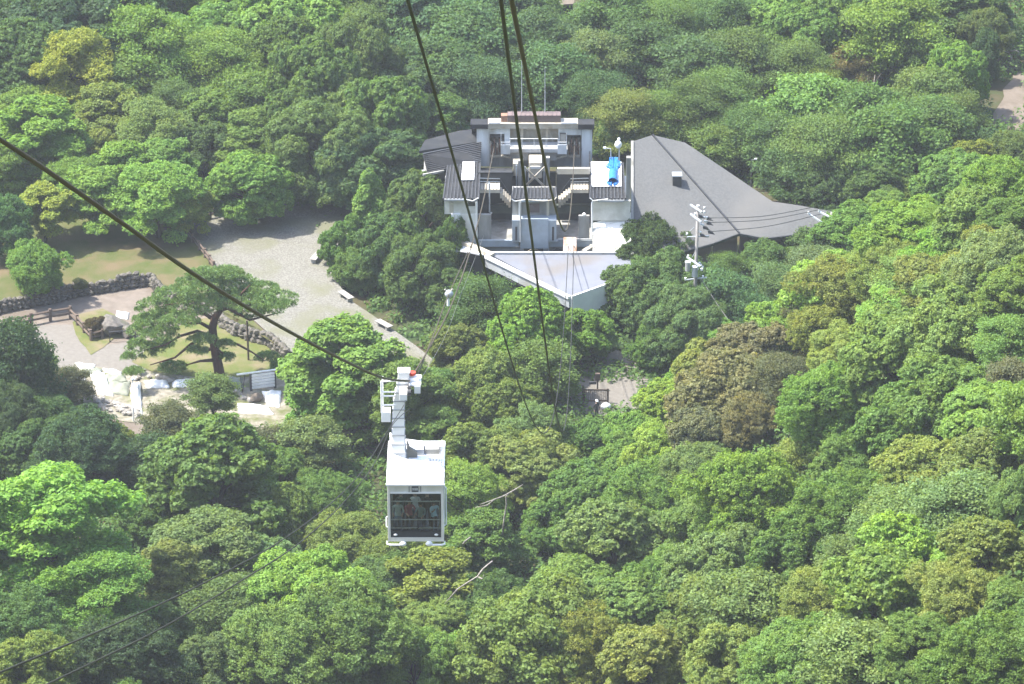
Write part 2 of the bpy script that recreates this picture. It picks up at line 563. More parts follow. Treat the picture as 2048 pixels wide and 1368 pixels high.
def fbox(mb, u0, v0, u1, v1, y, dy, mi=0):
    """a box whose front face fills the pixel rectangle at distance y and which reaches dy metres back"""
    a, b = at_y(u0, v1, y), at_y(u1, v0, y)
    return mb.box((min(a.x, b.x), y, min(a.z, b.z)), (max(a.x, b.x), y + dy, max(a.z, b.z)), mi)


def fb(name, mat, par, u0, v0, u1, v1, y, dy, **kw):
    return fbox(MB(), u0, v0, u1, v1, y, dy).build(name, M[mat], par, **kw)


def P(u, v, y):
    return at_y(u, v, y)


station = thing('ropeway_station', 'ropeway station with steel sheave tower, two open bays and dark tiled wings', 'station', (2.0, 366, 0))
SX = []


def part(mb, name, mat, par=None, **kw):
    o = mb.build(name, M[mat] if isinstance(mat, str) else mat, None, **kw)
    par = par or station
    o.parent = par
    w = par
    off = Vector((0, 0, 0))
    while w is not None:
        off += w.location
        w = w.parent
    o.location = -off
    return o


def sub(mb, name, mat, par, **kw):
    """a sub-part in world coordinates under a part that itself sits at world coordinates"""
    o = mb.build(name, M[mat], None, **kw)
    o.parent = par
    return o


# ---- tower: walls, piers, roof
tower = part(fbox(MB(), 979, 300, 1163, 334, YT + 0.35, 4.6), 'tower_wall', 'grey_concrete')
part(fbox(MB(), 953.5, 258, 979, 333, YT, 1.0), 'pier', 'pale_blue_paint')
part(fbox(MB(), 1163, 258, 1184.5, 335, YT, 1.0), 'pier', 'pale_blue_paint')
part(fbox(MB(), 979.3, 258, 1020, 268, YT + 0.1, 0.8), 'lintel', 'pale_blue_paint')
part(fbox(MB(), 1117, 258, 1162.7, 270, YT + 0.1, 0.8), 'lintel', 'pale_blue_paint')
part(fbox(MB(), 979, 262, 1163, 300, YT + 0.95, 0.2), 'back_wall', 'beige_steel')
part(fbox(MB(), 1020, 258, 1117, 301, YT + 0.85, 0.09), 'recess_panel', 'beige_steel')
for u in (1009, 1117.3):
    part(fbox(MB(), u, 268, u + 11, 302, YT + 0.12, 0.75), 'side_panel', 'pale_blue_paint')
dr = part(fbox(MB(), 1120.5, 268, 1132.5, 296, YT + 0.02, 0.06), 'door', 'light_grey_paint')
sub(fbox(MB(), 1131, 281, 1131.8, 285, YT - 0.04, 0.05), 'handle', 'dark_steel', dr)
fr = MB()
for a in ((1119.3, 266.5, 1133.8, 268), (1119.3, 268, 1120.5, 297), (1132.6, 268, 1133.8, 297)):
    fbox(fr, *a, YT - 0.02, 0.1)
sub(fr, 'frame', 'dark_steel', dr)
for u0, u1 in ((980.5, 1008), (1135.5, 1161)):
    part(fbox(MB(), u0, 268.5, u1, 275, YT + 0.3, 0.2), 'shutter_box', 'dark_steel')
part(fbox(MB(), 976, 247.5, 1156, 257.5, YT - 0.25, 1.3), 'roof_slab', 'beige_steel')
part(fbox(MB(), 941, 249, 975.8, 258, YT - 0.28, 1.3), 'roof_edge', 'dark_tile')
part(fbox(MB(), 1156.2, 249, 1189, 259, YT - 0.28, 1.3), 'roof_edge', 'dark_tile')
ra, rc = P(943, 251, YT + 1.0), P(1187, 251, YT + 1.0)
part(MB().prism([ra, rc, rc + Vector((0, 4.8, -3.0)), ra + Vector((0, 4.8, -3.0))], 0.2), 'rear_roof', 'dark_tile')
for u0, u1 in ((978, 1001), (1122, 1154)):
    part(fbox(MB(), u0, 245.4, u1, 248, YT - 0.4, 0.12), 'gutter', 'white_paint')
rb = part(fbox(MB(), 1015, 231, 1121.5, 248.8, YT + 0.1, 0.95), 'roof_box', 'brown_metal', bevel=0.03)
sm = MB()
for i in range(1, 12):
    x = P(1015, 240, YT + 0.35).x + i * (P(1121.5, 240, YT + .35).x - P(1015, 240, YT + .35).x) / 12
    sm.box((x - 0.025, YT + 0.06, P(0, 248.5, YT + .1).z), (x + 0.025, YT + 0.102, P(0, 231.3, YT + .1).z))
    sm.box((x - 0.025, YT + 0.06, P(0, 231, YT + .1).z), (x + 0.025, YT + 1.05, P(0, 231, YT + .1).z + 0.05))
so = sub(sm, 'seam', 'brown_metal', rb); so['kind'] = 'stuff'
part(fbox(MB(), 1002, 232, 1014.6, 249.3, YT + 0.15, 0.7), 'stair_head', 'brick_red')
part(MB().tube([P(1043.5, 224, YT + 0.9), P(1043.5, 112, YT + 0.9)], [0.045, 0.02], 6), 'lightning_rod', 'galvanised')
part(MB().tube([P(1090, 224, YT + 0.9), P(1090, 135, YT + 0.9)], [0.045, 0.02], 6), 'lightning_rod', 'galvanised')
# braces behind the gallery
for us in ((1044, 257.5, 1044, 298), (1094, 257.5, 1094, 298)):
    part(fbox(MB(), us[0] - 2.5, us[1], us[0] + 2.5, us[3], YT + 0.55, 0.28), 'column', 'cream_paint')
for q in ((1053, 259, 1062, 298), (1084, 259, 1075, 298), (1097, 259, 1110, 298), (1040, 259, 1026, 298)):
    part(MB().bar(P(q[0], q[1], YT + 0.5), P(q[2], q[3], YT + 0.5), 0.09), 'brace', 'beige_steel')
# ---- gallery with railing
gal = part(fbox(MB(), 1002, 298.5, 1135, 305, YT - 1.25, 1.7), 'gallery', 'light_grey_paint')
for u0, u1 in ((1001.5, 1020), (1115, 1133.5)):
    sub(fbox(MB(), u0, 290, u1, 308.5, YT - 1.4, 0.1), 'balcony_panel', 'pale_blue_paint', gal)
rail = MB()
for v in (277.5, 292.5):
    rail.bar(P(1020, v, YT - 1.2), P(1116, v, YT - 1.2), 0.055)
for u in (1020, 1044, 1068, 1092, 1116):
    rail.bar(P(u, 277.5, YT - 1.2), P(u, 300, YT - 1.2), 0.05)
for u0, u1 in ((1002, 1020), (1116, 1133)):
    rail.bar(P(u0, 284.5, YT - 1.35), P(u1, 284.5, YT - 1.35), 0.05)
for u in (1002, 1133):
    rail.bar(P(u, 266, YT - 1.3), P(u, 293, YT - 1.3), 0.055)
part(rail, 'railing', 'white_paint')
part(fbox(MB(), 1022, 305.3, 1113, 321, YT - 0.9, 1.2), 'cross_beam', 'grey_concrete')
part(fbox(MB(), 1040, 303.5, 1096, 305.2, YT - 1.1, 1.0), 'beam', 'dark_steel')
part(MB().bar(P(1003, 311, YT - 1.0), P(1034, 319, YT - 0.5), 0.14), 'bracket', 'beige_steel')
part(MB().bar(P(1134, 311, YT - 1.0), P(1102, 320, YT - 0.5), 0.14), 'bracket', 'beige_steel')


# ---- sheaves that carry the ropes
def sheave(u0, u1):
    c = P((u0 + u1) / 2, 291, YT + 0.2)
    w = part(MB().tube([c + Vector((-0.42, 0.4, 0)), c + Vector((0.42, 0.4, 0))], 0.05, 8), 'sheave_axle', 'dark_steel')
    for dx in (-0.22, 0.22):
        mb = MB()
        ring = [Vector((c.x + dx, c.y + 0.4 + 0.62 * math.sin(a), c.z + 0.62 * math.cos(a))) for a in [i * math.pi / 10 for i in range(21)]]
        mb.tube(ring, 0.07, 6, cap=False)
        for i in range(0, 20, 4):
            mb.bar((c.x + dx, c.y + 0.4, c.z), ring[i], 0.07)
        sub(mb, 'sheave', 'rust', w)
    fm = MB()
    for u in (u0 + 1.2, (u0 + u1) / 2 + 1, u1 - 1.2):
        fm.bar(P(u, 283 + (u % 3), YT), P(u, 312, YT), 0.13)
    fm.bar(P(u0, 312, YT), P(u1, 312, YT), 0.2)
    sub(fm, 'sheave_frame', 'beige_steel', w)
    g = MB()
    for i, u in enumerate(np.linspace(u0 + 3, u1 - 3, 5)):
        fbox(g, u - 1.4, 290 + i % 3 * 3, u + 1.4, 309 - i % 2 * 4, YT - 0.15, 0.35)
    sub(g, 'saddle', 'rust', w)


sheave(980, 1008)
sheave(1136, 1160)

# ---- dark hall behind the bays, truss tower and drive
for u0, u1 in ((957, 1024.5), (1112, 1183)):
    part(fbox(MB(), u0, 345, u1, 462, YF + 4.6, 0.3), 'bay_shade_wall', 'dark_void')  # dark sheet set forward; the deep bay's shade is put into its colour
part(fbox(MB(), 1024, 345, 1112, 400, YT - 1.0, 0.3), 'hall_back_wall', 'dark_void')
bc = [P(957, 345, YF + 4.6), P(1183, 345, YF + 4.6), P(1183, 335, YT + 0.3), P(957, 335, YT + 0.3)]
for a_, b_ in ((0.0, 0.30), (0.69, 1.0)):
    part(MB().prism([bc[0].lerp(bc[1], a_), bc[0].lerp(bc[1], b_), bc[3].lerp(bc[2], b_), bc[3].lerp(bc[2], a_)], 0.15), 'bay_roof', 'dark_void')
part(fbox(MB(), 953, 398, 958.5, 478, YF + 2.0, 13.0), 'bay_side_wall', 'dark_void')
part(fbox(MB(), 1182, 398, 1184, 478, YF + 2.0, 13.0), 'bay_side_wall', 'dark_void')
for u0, u1, v0 in ((1036, 1043, 322), (1092, 1099.5, 316)):
    part(fbox(MB(), u0, v0, u1, 391, YT - 5.0, 0.45), 'truss_column', 'grey_concrete')
part(MB().bar(P(1047, 333, YT - 4.8), P(1092, 376, YT - 4.8), 0.16), 'truss_brace', 'beige_steel')
part(MB().bar(P(1091, 333, YT - 4.75), P(1047, 376, YT - 4.75), 0.16), 'truss_brace', 'beige_steel')
part(fbox(MB(), 1044, 379.5, 1091, 383, YT - 4.9, 0.25), 'truss_beam', 'cream_paint')
part(fbox(MB(), 1058, 325, 1084, 357, YT - 3.2, 1.8), 'drive_motor', 'cream_paint', bevel=0.08)
part(fbox(MB(), 1061, 333, 1081, 338, YT - 3.3, 0.1), 'motor_vent', 'white_paint')
for i, (u, w) in enumerate(((1033, 3), (1050, 3.5), (1057, 2.2), (1088, 2.5))):
    part(MB().tube([P(u, 330 + i * 3, YT - 3.0), P(u, 372, YT - 3.0)], w / 23 / 2, 8), 'drive_pipe', 'blue_grey_paint')
part(fbox(MB(), 1026, 327, 1047, 352, YT - 2.4, 1.2), 'machine_housing', 'beige_steel', bevel=0.05)
part(fbox(MB(), 1115, 337.5, 1180, 348.5, YF + 4.2, 0.35), 'beam', 'cream_paint')
part(fbox(MB(), 982, 411, 1023, 427, YF + 4.1, 0.4), 'cross_girder', 'greenish_steel')
part(fbox(MB(), 1113, 411, 1180, 427, YF + 4.1, 0.4), 'cross_girder', 'greenish_steel')

# ---- stairs and landings on both sides
for sgn, ul, ue, ub in ((1, 960, 1000, 1021), (-1, 1177, 1141, 1117)):
    yl = YF + 3.1
    u0, u1 = min(ul, ue), max(ul, ue)
    part(fbox(MB(), u0, 378.8, u1, 386, yl, 1.4), 'landing', 'cream_paint')
    st = MB()
    n = 5
    for i in range(n):
        a, b = ue + (ub - ue) * i / n, ue + (ub - ue) * (i + 1) / n
        fbox(st, min(a, b), 382 + 4.2 * (i + 1), max(a, b), 392 + 4.6 * (i + 1), yl + 0.02, 1.3)
    part(st, 'stair', 'beige_steel')
    rl = MB()
    for v in (356.5, 363):
        rl.bar(P(ul, v, yl), P(ue, v + 1, yl), 0.05)
    part(rl, 'handrail', 'silver')
    rs = MB()
    rs.bar(P(ue, 358, yl), P(ub, 390, yl), 0.045)
    for i in range(7):
        u = ul + (ue - ul) * i / 6
        rs.bar(P(u, 357, yl), P(u, 379, yl), 0.035)
    part(rs, 'stair_rail', 'dark_steel')
part(MB().tube([P(979, 366, YF + 2.9), P(979, 424, YF + 2.9), P(984, 426, YF + 2.8)], 0.07, 8), 'vent_pipe', 'galvanised')
part(MB().tube([P(972, 367, YF + 2.9), P(979, 366.5, YF + 2.9)], 0.05, 8), 'vent_pipe', 'galvanised')

# ---- platform floors, fascias, walls of the bays
for u0, u1 in ((956, 1024), (1112.5, 1184)):
    a, b = P(u0, 483, YF), P(u1, 483, YF)
    part(MB().box((a.x, YF, a.z - 0.3), (b.x, YF + 9.0, a.z)), 'platform', 'grey_concrete')
part(fbox(MB(), 957, 480.8, 1038, 493.5, YF - 0.25, 0.22), 'fascia', 'blue_grey_paint')
part(fbox(MB(), 1097, 480.8, 1184, 493.5, YF - 0.25, 0.22), 'fascia', 'blue_grey_paint')
part(fbox(MB(), 957, 429.5, 982.5, 478, YF + 0.4, 0.3), 'screen_wall', 'grey_concrete')
part(fbox(MB(), 1157, 432, 1179, 478, YF + 0.4, 0.3), 'screen_wall', 'grey_concrete')
part(MB().ball(P(1168, 429, YF + 0.5), 0.16, 10, 6), 'lamp_globe', 'white_paint')
part(fbox(MB(), 958, 493.8, 1041, 512, YF + 0.1, 0.4), 'lower_wall', 'grey_concrete')
part(fbox(MB(), 1095, 493.8, 1184, 512, YF + 0.1, 0.4), 'lower_wall', 'grey_concrete')
for u in (1040, 1086.5):
    part(fbox(MB(), u, 491, u + 8, 512, YF - 0.3, 0.4), 'post', 'light_grey_paint')
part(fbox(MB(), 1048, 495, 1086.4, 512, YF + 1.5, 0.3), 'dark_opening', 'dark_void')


def arch(u0, u1, v0, v1, y, mat, name):
    pts = [P(u0 + (u1 - u0) * t, v1 - (v1 - v0) * math.sin(math.pi * t) ** 0.6, y) for t in np.linspace(0, 1, 13)]
    mb = MB().add([tuple(p) for p in pts] + [(p.x, y + 0.1, p.z) for p in pts], [tuple(range(13)), tuple(range(13, 26))[::-1]] + [(i, i + 13, (i + 1) % 13 + 13, (i + 1) % 13) for i in range(13)])
    part(mb, name, mat)


arch(1052, 1083, 498, 509, YF + 0.9, 'cream_paint', 'arched_hatch')
arch(1104, 1128, 497.5, 508, YF - 0.02, 'dark_void', 'arched_opening')  # flat dark plate; the opening's shade is put into its colour
pr = MB()
pr.tube([P(1097, 509, YF - 0.5), P(1097, 483, YF - 0.5), P(1115, 482.5, YF - 0.5), P(1116, 478.5, YF - 0.5), P(1184, 478.5, YF - 0.5)], 0.07, 8)
part(pr, 'pipe_rail', 'light_grey_paint')

# ---- centre booth
booth = part(fbox(MB(), 1024.5, 402, 1112, 440, YF + 0.5, 3.2), 'booth_wall', 'grey_concrete')
sub(fbox(MB(), 1056, 408, 1079, 425, YF + 0.44, 0.1), 'window', 'brown_metal', booth)
for u in (1037, 1093):
    part(fbox(MB(), u, 402, u + 5.5, 442, YF + 0.3, 0.19), 'column', 'cream_paint' if u > 1050 else 'white_paint')


def tiled_roof(name, eave_l, eave_r, top_l, top_r, mat, spacing=0.30, thick=0.12, rib=0.05, stuff=True):
    """sloping roof slab with standing ribs running from the top edge to the eave"""
    el, er, tl, tr_ = [Vector(p) for p in (eave_l, eave_r, top_l, top_r)]
    slab = MB().prism([el, er, tr_, tl], thick)
    o = part(slab, name, mat)
    n = max(2, int((er - el).length / spacing))
    mb = MB()
    nrm = (er - el).cross(tl - el).normalized()
    if nrm.z < 0: nrm = -nrm
    for i in range(n + 1):
        t = (i + 0.02) / (n + 0.04)
        a, b = el.lerp(er, t), tl.lerp(tr_, t)
        a, b = a + nrm * rib * 0.8, b + nrm * rib * 0.8
        mb.bar(a, b, 0.10, rib * 2)
        mb.bar(a - (b - a).normalized() * 0.06, a + (b - a).normalized() * 0.04, 0.14, 0.13)
    r = sub(mb, 'roof_rib', 'tile_rib', o)
    r['kind'] = 'stuff'
    return o


e0, e1 = P(1023, 398.5, YF - 0.2), P(1113.5, 398.5, YF - 0.2)
t0, t1 = P(1027, 375, YF + 2.4), P(1111, 375, YF + 2.4)
tiled_roof('booth_roof', e0, e1, t0, t1, 'dark_tile')
part(MB().tube([P(1023.5, 398, YF - 0.3), P(1030, 402.5, YF - 0.32), P(1052, 399, YF - 0.32)], 0.05, 6), 'cable_loop', 'porcelain')
part(fbox(MB(), 1043, 400, 1095, 404.3, YF - 0.36, 0.12), 'gutter', 'blue_grey_paint')
part(MB().tube([P(1050, 399, YF - .4), P(1085, 402, YF - .4), P(1109, 399.6, YF - .4), P(1113, 394, YF - .3)], 0.045, 6), 'cable_loop', 'cream_paint')
box = part(fbox(MB(), 1024.3, 440.3, 1113, 484, YF - 0.6, 1.6), 'buffer_wall', 'blue_grey_paint', bevel=0.03)
sub(fbox(MB(), 1041, 438, 1097, 497, YF - 0.75, 0.14), 'front_plate', 'blue_grey_paint', box)
for u in (1030.5, 1104):
    sub(fbox(MB(), u, 454, u + 4, 481, YF - 0.66, 0.07), 'slot', 'charcoal', box)
part(MB().tube([P(1041, 404, YF - 0.8), P(1041, 484, YF - 0.8)], 0.06, 8), 'downpipe', 'light_grey_paint')

# ---- left wing
lw = part(fbox(MB(), 889, 402, 955, 428, YF + 0.3, 5.5), 'wing_wall', 'off_white')  # greyer upper strip: eave shade put into the wall colour
part(fbox(MB(), 921, 428.3, 955, 500, YF + 0.2, 5.4), 'wing_wall', 'cream_white')  # paler lower part: sunlight below the eave put into the colour
part(fbox(MB(), 903, 428.3, 920.7, 507, YF + 0.1, 5.2), 'wing_wall', 'white_sheet')
part(fbox(MB(), 899, 405, 907, 425, YF + 0.22, 0.1), 'panel', 'cream_paint')
part(fbox(MB(), 936, 405, 950, 412, YF + 0.2, 0.12), 'wing_window', 'dark_glass')
lr = tiled_roof('wing_roof', P(886.5, 398, YF - 0.1), P(957.5, 398, YF - 0.1), P(895, 332, YF + 6.8), P(960.5, 326, YF + 6.8), 'dark_tile')
part(fbox(MB(), 888, 398.6, 932, 402.3, YF - 0.25, 0.14), 'gutter', 'light_grey_paint')
part(MB().tube([P(928, 398, YF - .3), P(945, 402, YF - .35), P(957, 396, YF - .3)], 0.05, 6), 'cable_loop', 'porcelain')
part(MB().tube([P(953, 404, YF - 0.1), P(953, 500, YF - 0.1)], 0.085, 8), 'downpipe', 'white_paint')


def on_plane(u, v, pts):
    a, b, c = pts
    n = (b - a).cross(c - a)
    r = ray(u, v)
    t = (a - CAMP).dot(n) / r.dot(n)
    return CAMP + r * t


LP = (P(886.5, 398, YF - 0.1), P(957.5, 398, YF - 0.1), P(960.5, 326, YF + 6.8))
RP = (P(1180, 398, YF - 0.1), P(1251, 398, YF - 0.1), P(1248, 326, YF + 6.8))


def roof_sheet(px, plane, lift, mat, name):
    n = (plane[1] - plane[0]).cross(plane[2] - plane[0]).normalized()
    if n.z < 0: n = -n
    pts = [on_plane(u, v, plane) + n * lift for u, v in px]
    return part(MB().prism(pts, 0.05), name, mat)


roof_sheet([(923, 363), (948, 362.5), (949.5, 327), (925.5, 326.5)], LP, 0.16, 'white_sheet', 'roof_panel')
for u in (909, 915):
    part(MB().bar(P(u, 430, YF + 0.05), P(u, 500, YF + 0.05), 0.05), 'panel_joint', 'off_white')
# ---- right wing
part(fbox(MB(), 1185, 402, 1261, 441, YF + 0.3, 5.5), 'wing_wall', 'off_white')
tiled_roof('wing_roof', P(1179.5, 398, YF - 0.1), P(1251, 398, YF - 0.1), P(1182, 326, YF + 6.8), P(1246, 326, YF + 6.8), 'dark_tile')
for q in ([(1183.5, 376), (1243, 375.5), (1243, 351.4), (1183, 351.4)], [(1183, 350.6), (1243, 350.6), (1242.5, 326.5), (1182, 326.5)]):
    roof_sheet(q, RP, 0.16, 'white_sheet', 'roof_panel')
part(fbox(MB(), 1196, 400.5, 1249, 404.5, YF - 0.25, 0.14), 'gutter', 'light_grey_paint')
part(MB().tube([P(1180, 396, YF - .3), P(1186, 401.5, YF - .35), P(1216, 398, YF - .35)], 0.05, 6), 'cable_loop', 'porcelain')
part(MB().tube([P(1184, 404, YF - 0.1), P(1184, 504, YF - 0.1)], 0.085, 8), 'downpipe', 'white_paint')
part(fbox(MB(), 1251.5, 316, 1262, 441, YF + 0.6, 0.5), 'end_column', 'grey_concrete')
# white apron below the right wing: a sloping screen of boards
ap = [P(1185, 446, YF + 0.2), P(1262, 425, YF + 1.2), P(1262, 480, YF - 1.8), P(1225, 505, YF - 2.0), P(1185, 508, YF - 1.2)]
part(MB().prism(ap, 0.12), 'apron', 'cream_white')
for i in range(1, 5):
    t = i / 5
    part(MB().bar(ap[0].lerp(ap[4], t) + Vector((0, -0.02, 0.05)), ap[1].lerp(ap[2], t) + Vector((0, -0.02, 0.05)), 0.05, 0.04), 'apron_joint', 'off_white')
la = [P(903, 480, YF - 0.1), P(921, 484, YF - 0.2), P(982, 510, YF - 2.0), P(958, 508, YF - 2.2), P(935, 503, YF - 1.8), P(907, 500, YF - 1.0)]
part(MB().prism(la, 0.12), 'apron', 'white_sheet')
part(MB().bar(P(925, 484, YF - 0.4), P(985, 511, YF - 2.4), 0.5, 0.3), 'apron_beam', 'cream_paint')
part(MB().bar(P(1154, 512, YF - 1.6), P(1186, 492, YF - 0.4), 0.4, 0.25), 'apron_beam', 'cream_paint')

# ---- pale canopy roof in front, with white fascias
ZC = 4.0
c_bl, c_br = at_z(981, 508.5, ZC), at_z(1262, 508.5, ZC)
c_tip, c_r = at_z(1141.5, 594, ZC), at_z(1262, 551, ZC)
can = part(MB().prism([c_bl, c_br, c_r, c_tip], 0.25), 'canopy_roof', 'membrane')


def fascia(a, b, up, dn, th, mat, name):
    d = (b - a).normalized()
    n = Vector((d.y, -d.x, 0)) * th
    vs_ = []
    for p in (a, b):
        vs_ += [p + Vector((0, 0, up)), p + n + Vector((0, 0, up)), p + n + Vector((0, 0, -dn)), p + Vector((0, 0, -dn))]
    part(MB().add(vs_, [(0, 1, 2, 3), (4, 7, 6, 5), (0, 4, 5, 1), (1, 5, 6, 2), (2, 6, 7, 3), (3, 7, 4, 0)]), name, mat)


fascia(at_z(974, 512, ZC), c_tip, 0.12, 0.12, 0.30, 'white_paint', 'ledge')
fascia(at_z(974, 512, ZC), c_tip, -0.12, 0.95, 0.18, 'light_grey_paint', 'fascia')
fascia(c_tip, c_r, 0.10, 3.1, 0.15, 'white_sheet', 'gable_wall')
part(MB().bar(c_bl + Vector((0, 0, 0.1)), c_br + Vector((0, 0, 0.1)), 0.25, 0.22), 'parapet', 'light_grey_paint')
under = [at_z(984, 513, ZC) + Vector((0.3, 0.8, 0)), at_z(1137, 594, ZC) + Vector((0, 0.9, 0))]
gl = MB()
a, b = under
gl.add([(a.x, a.y, 0), (b.x, b.y, 0), (b.x, b.y, ZC - .3), (a.x, a.y, ZC - .3), (a.x, a.y + .2, 0), (b.x, b.y + .2, 0), (b.x, b.y + .2, ZC - .3), (a.x, a.y + .2, ZC - .3)],
       [(0, 1, 2, 3), (4, 7, 6, 5), (0, 4, 5, 1), (3, 2, 6, 7), (0, 3, 7, 4), (1, 5, 6, 2)])
part(gl, 'glazed_front', 'dark_glass')
for t in (0.0, 0.28, 0.5, 0.72, 0.97):
    p = a.lerp(b, t)
    part(MB().box((p.x - 0.09, p.y - 0.25, 0), (p.x + 0.09, p.y - 0.07, ZC - 0.28)), 'mullion', 'off_white' if t == 0 else 'dark_steel')
part(MB().bar(a.lerp(b, 0.03) + Vector((0, -.15, -1.8)), a.lerp(b, 0.97) + Vector((0, -.15, -1.8)), 0.08), 'transom', 'dark_steel')
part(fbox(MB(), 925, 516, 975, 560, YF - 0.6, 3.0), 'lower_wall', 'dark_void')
# the rust-streaked white service panel standing on the canopy edge
sp = part(MB().prism([P(1127, 474, YF - 0.9), P(1152.5, 474, YF - 0.9), P(1153.5, 505, YF - 1.9), P(1126, 505, YF - 1.9)], 0.25), 'service_panel', 'rust_white')
sub(fbox(MB(), 1126, 505, 1153.5, 511, YF - 2.0, 0.3), 'panel_foot', 'rust', sp)

# ---- dark roof of the building behind the left wing
back = thing('back_building', 'dark tiled building half hidden behind the left wing of the station', 'building', (-4.5, 368, 0))


def partb(mb, name, mat, par, **kw):
    return part(mb, name, mat, par, **kw)


A, B, C_, D = P(846, 308, 366), P(888, 343, 365.5), P(961, 326, 366.5), P(962, 285, 370)
E = P(838, 300, 369)
partb(MB().prism([A, P(856, 348, 364.5), C_, D], 0.2), 'tiled_roof', 'dark_tile', back)
mb = MB()
for i in range(11):
    t = (i + 0.3) / 11
    mb.bar(A.lerp(P(856, 348, 364.5), t) + Vector((0, 0, .05)), D.lerp(C_, t) + Vector((0, 0, .05)), 0.16, 0.10)
r = partb(mb, 'tile_course', 'dark_steel', back); r['kind'] = 'stuff'
partb(MB().prism([P(838, 302, 368), P(953, 284, 372), P(953, 257, 376), P(915, 262, 376), P(850, 280, 373)], 0.25), 'upper_roof', 'dark_tile', back)
partb(MB().bar(P(846, 350, 364.3), P(888, 342, 364.9), 0.18), 'eave', 'grey_concrete', back)
w = [P(847, 310, 366.4), P(958, 330, 367)]
partb(MB().box((w[0].x, 366.2, 0.0), (w[1].x, 370.5, P(847, 349, 365.5).z - 0.05)), 'wall', 'grey_concrete', back)
partb(MB().box((w[0].x - 0.15, 366.0, 0.0), (w[0].x + 0.2, 366.3, 7.6)), 'corner_post', 'light_grey_paint', back)

# ---- the big grey hall roof on the right
hall = thing('grey_hall', 'hall with a huge grey shingled hip roof right of the station', 'building', (20, 364, 0))
hA = at_z(1305, 270, 10.0)
hB = at_z(1478, 466, 4.4)
hD = at_z(1265, 505, 4.4)
LPL = (hA, hB, hD)
hC = at_z(1545, 403, 5.6)
RPL = (hA, hB, hC)
lp = [on_plane(u, v, LPL) for u, v in ((1264.5, 283), (1305, 270), (1478, 466), (1425, 486), (1340, 510), (1264.5, 510))]
rp = [on_plane(u, v, RPL) for u, v in ((1305, 270), (1370, 285), (1452, 340), (1545, 403), (1600, 411), (1692, 428), (1690, 440), (1640, 462), (1530, 476), (1478, 466))]
partb(MB().prism(lp, 0.2), 'roof_slope', 'grey_shingle', hall)
partb(MB().prism(rp, 0.2), 'roof_slope', 'grey_shingle', hall)
partb(MB().bar(hA + Vector((0, 0, .04)), hB + Vector((0, 0, .04)), 0.16, 0.10), 'ridge_cap', 'dark_steel', hall)
partb(MB().bar(lp[0] + Vector((0, 0, .03)), lp[5] + Vector((0, 0, .03)), 0.22, 0.14), 'barge_board', 'grey_concrete', hall)
for a, b in ((lp[2], lp[3]), (lp[3], lp[4]), (rp[9], rp[8]), (rp[8], rp[7])):
    partb(MB().bar(a + Vector((0, -0.06, -.12)), b + Vector((0, -0.06, -.12)), 0.12, 0.22), 'eave_board', 'dark_steel', hall)
wl = [Vector((p.x, p.y, 0)) for p in (lp[5], lp[3], lp[2], rp[8], rp[7])]
wm = MB()
for i in range(len(wl) - 1):
    a, b = wl[i] + Vector((0.1, 0.8, 0)), wl[i + 1] + Vector((-0.1, 0.8, 0))
    wm.add([(a.x, a.y, -0.1), (b.x, b.y, -0.1), (b.x, b.y, 3.9), (a.x, a.y, 3.9)], [(0, 1, 2, 3)])
partb(wm, 'wall', 'brown_metal', hall)
gx = lp[0].x - 0.02
partb(MB().add([(gx + .12, lp[0].y, 0), (gx + .12, lp[5].y + .3, 0), (gx + .12, lp[5].y + .3, lp[5].z - .25), (gx + .12, lp[0].y, lp[0].z - .25)], [(0, 1, 2, 3)]), 'gable_wall', 'grey_concrete', hall)
# roof vent
vb = on_plane(1354, 371, LPL)
vent = partb(MB().box((vb.x - 0.38, vb.y - 0.1, vb.z - 0.2), (vb.x + 0.38, vb.y + 0.7, vb.z + 0.85)), 'roof_vent', 'charcoal', hall)
sub(MB().box((vb.x - 0.42, vb.y - 0.16, vb.z + 0.86), (vb.x + 0.42, vb.y + 0.76, vb.z + 0.95)), 'vent_cap', 'galvanised', vent)
sub(MB().box((vb.x - 0.3, vb.y - 0.14, vb.z + 0.45), (vb.x + 0.3, vb.y - 0.105, vb.z + 0.75)), 'louvre', 'dark_steel', vent)

# ---- things on and beside the station
tarp = thing('tarpaulin_roll', 'rolled bright blue tarpaulin lying on the white sheets of the right wing roof', 'tarpaulin', on_plane(1224, 350, RP))
n_ = (RP[1] - RP[0]).cross(RP[2] - RP[0]).normalized()
n_ = n_ if n_.z > 0 else -n_
ptsr = [on_plane(u, v, RP) + n_ * 0.40 for u, v in ((1226, 352), (1225.5, 362), (1225, 371))]


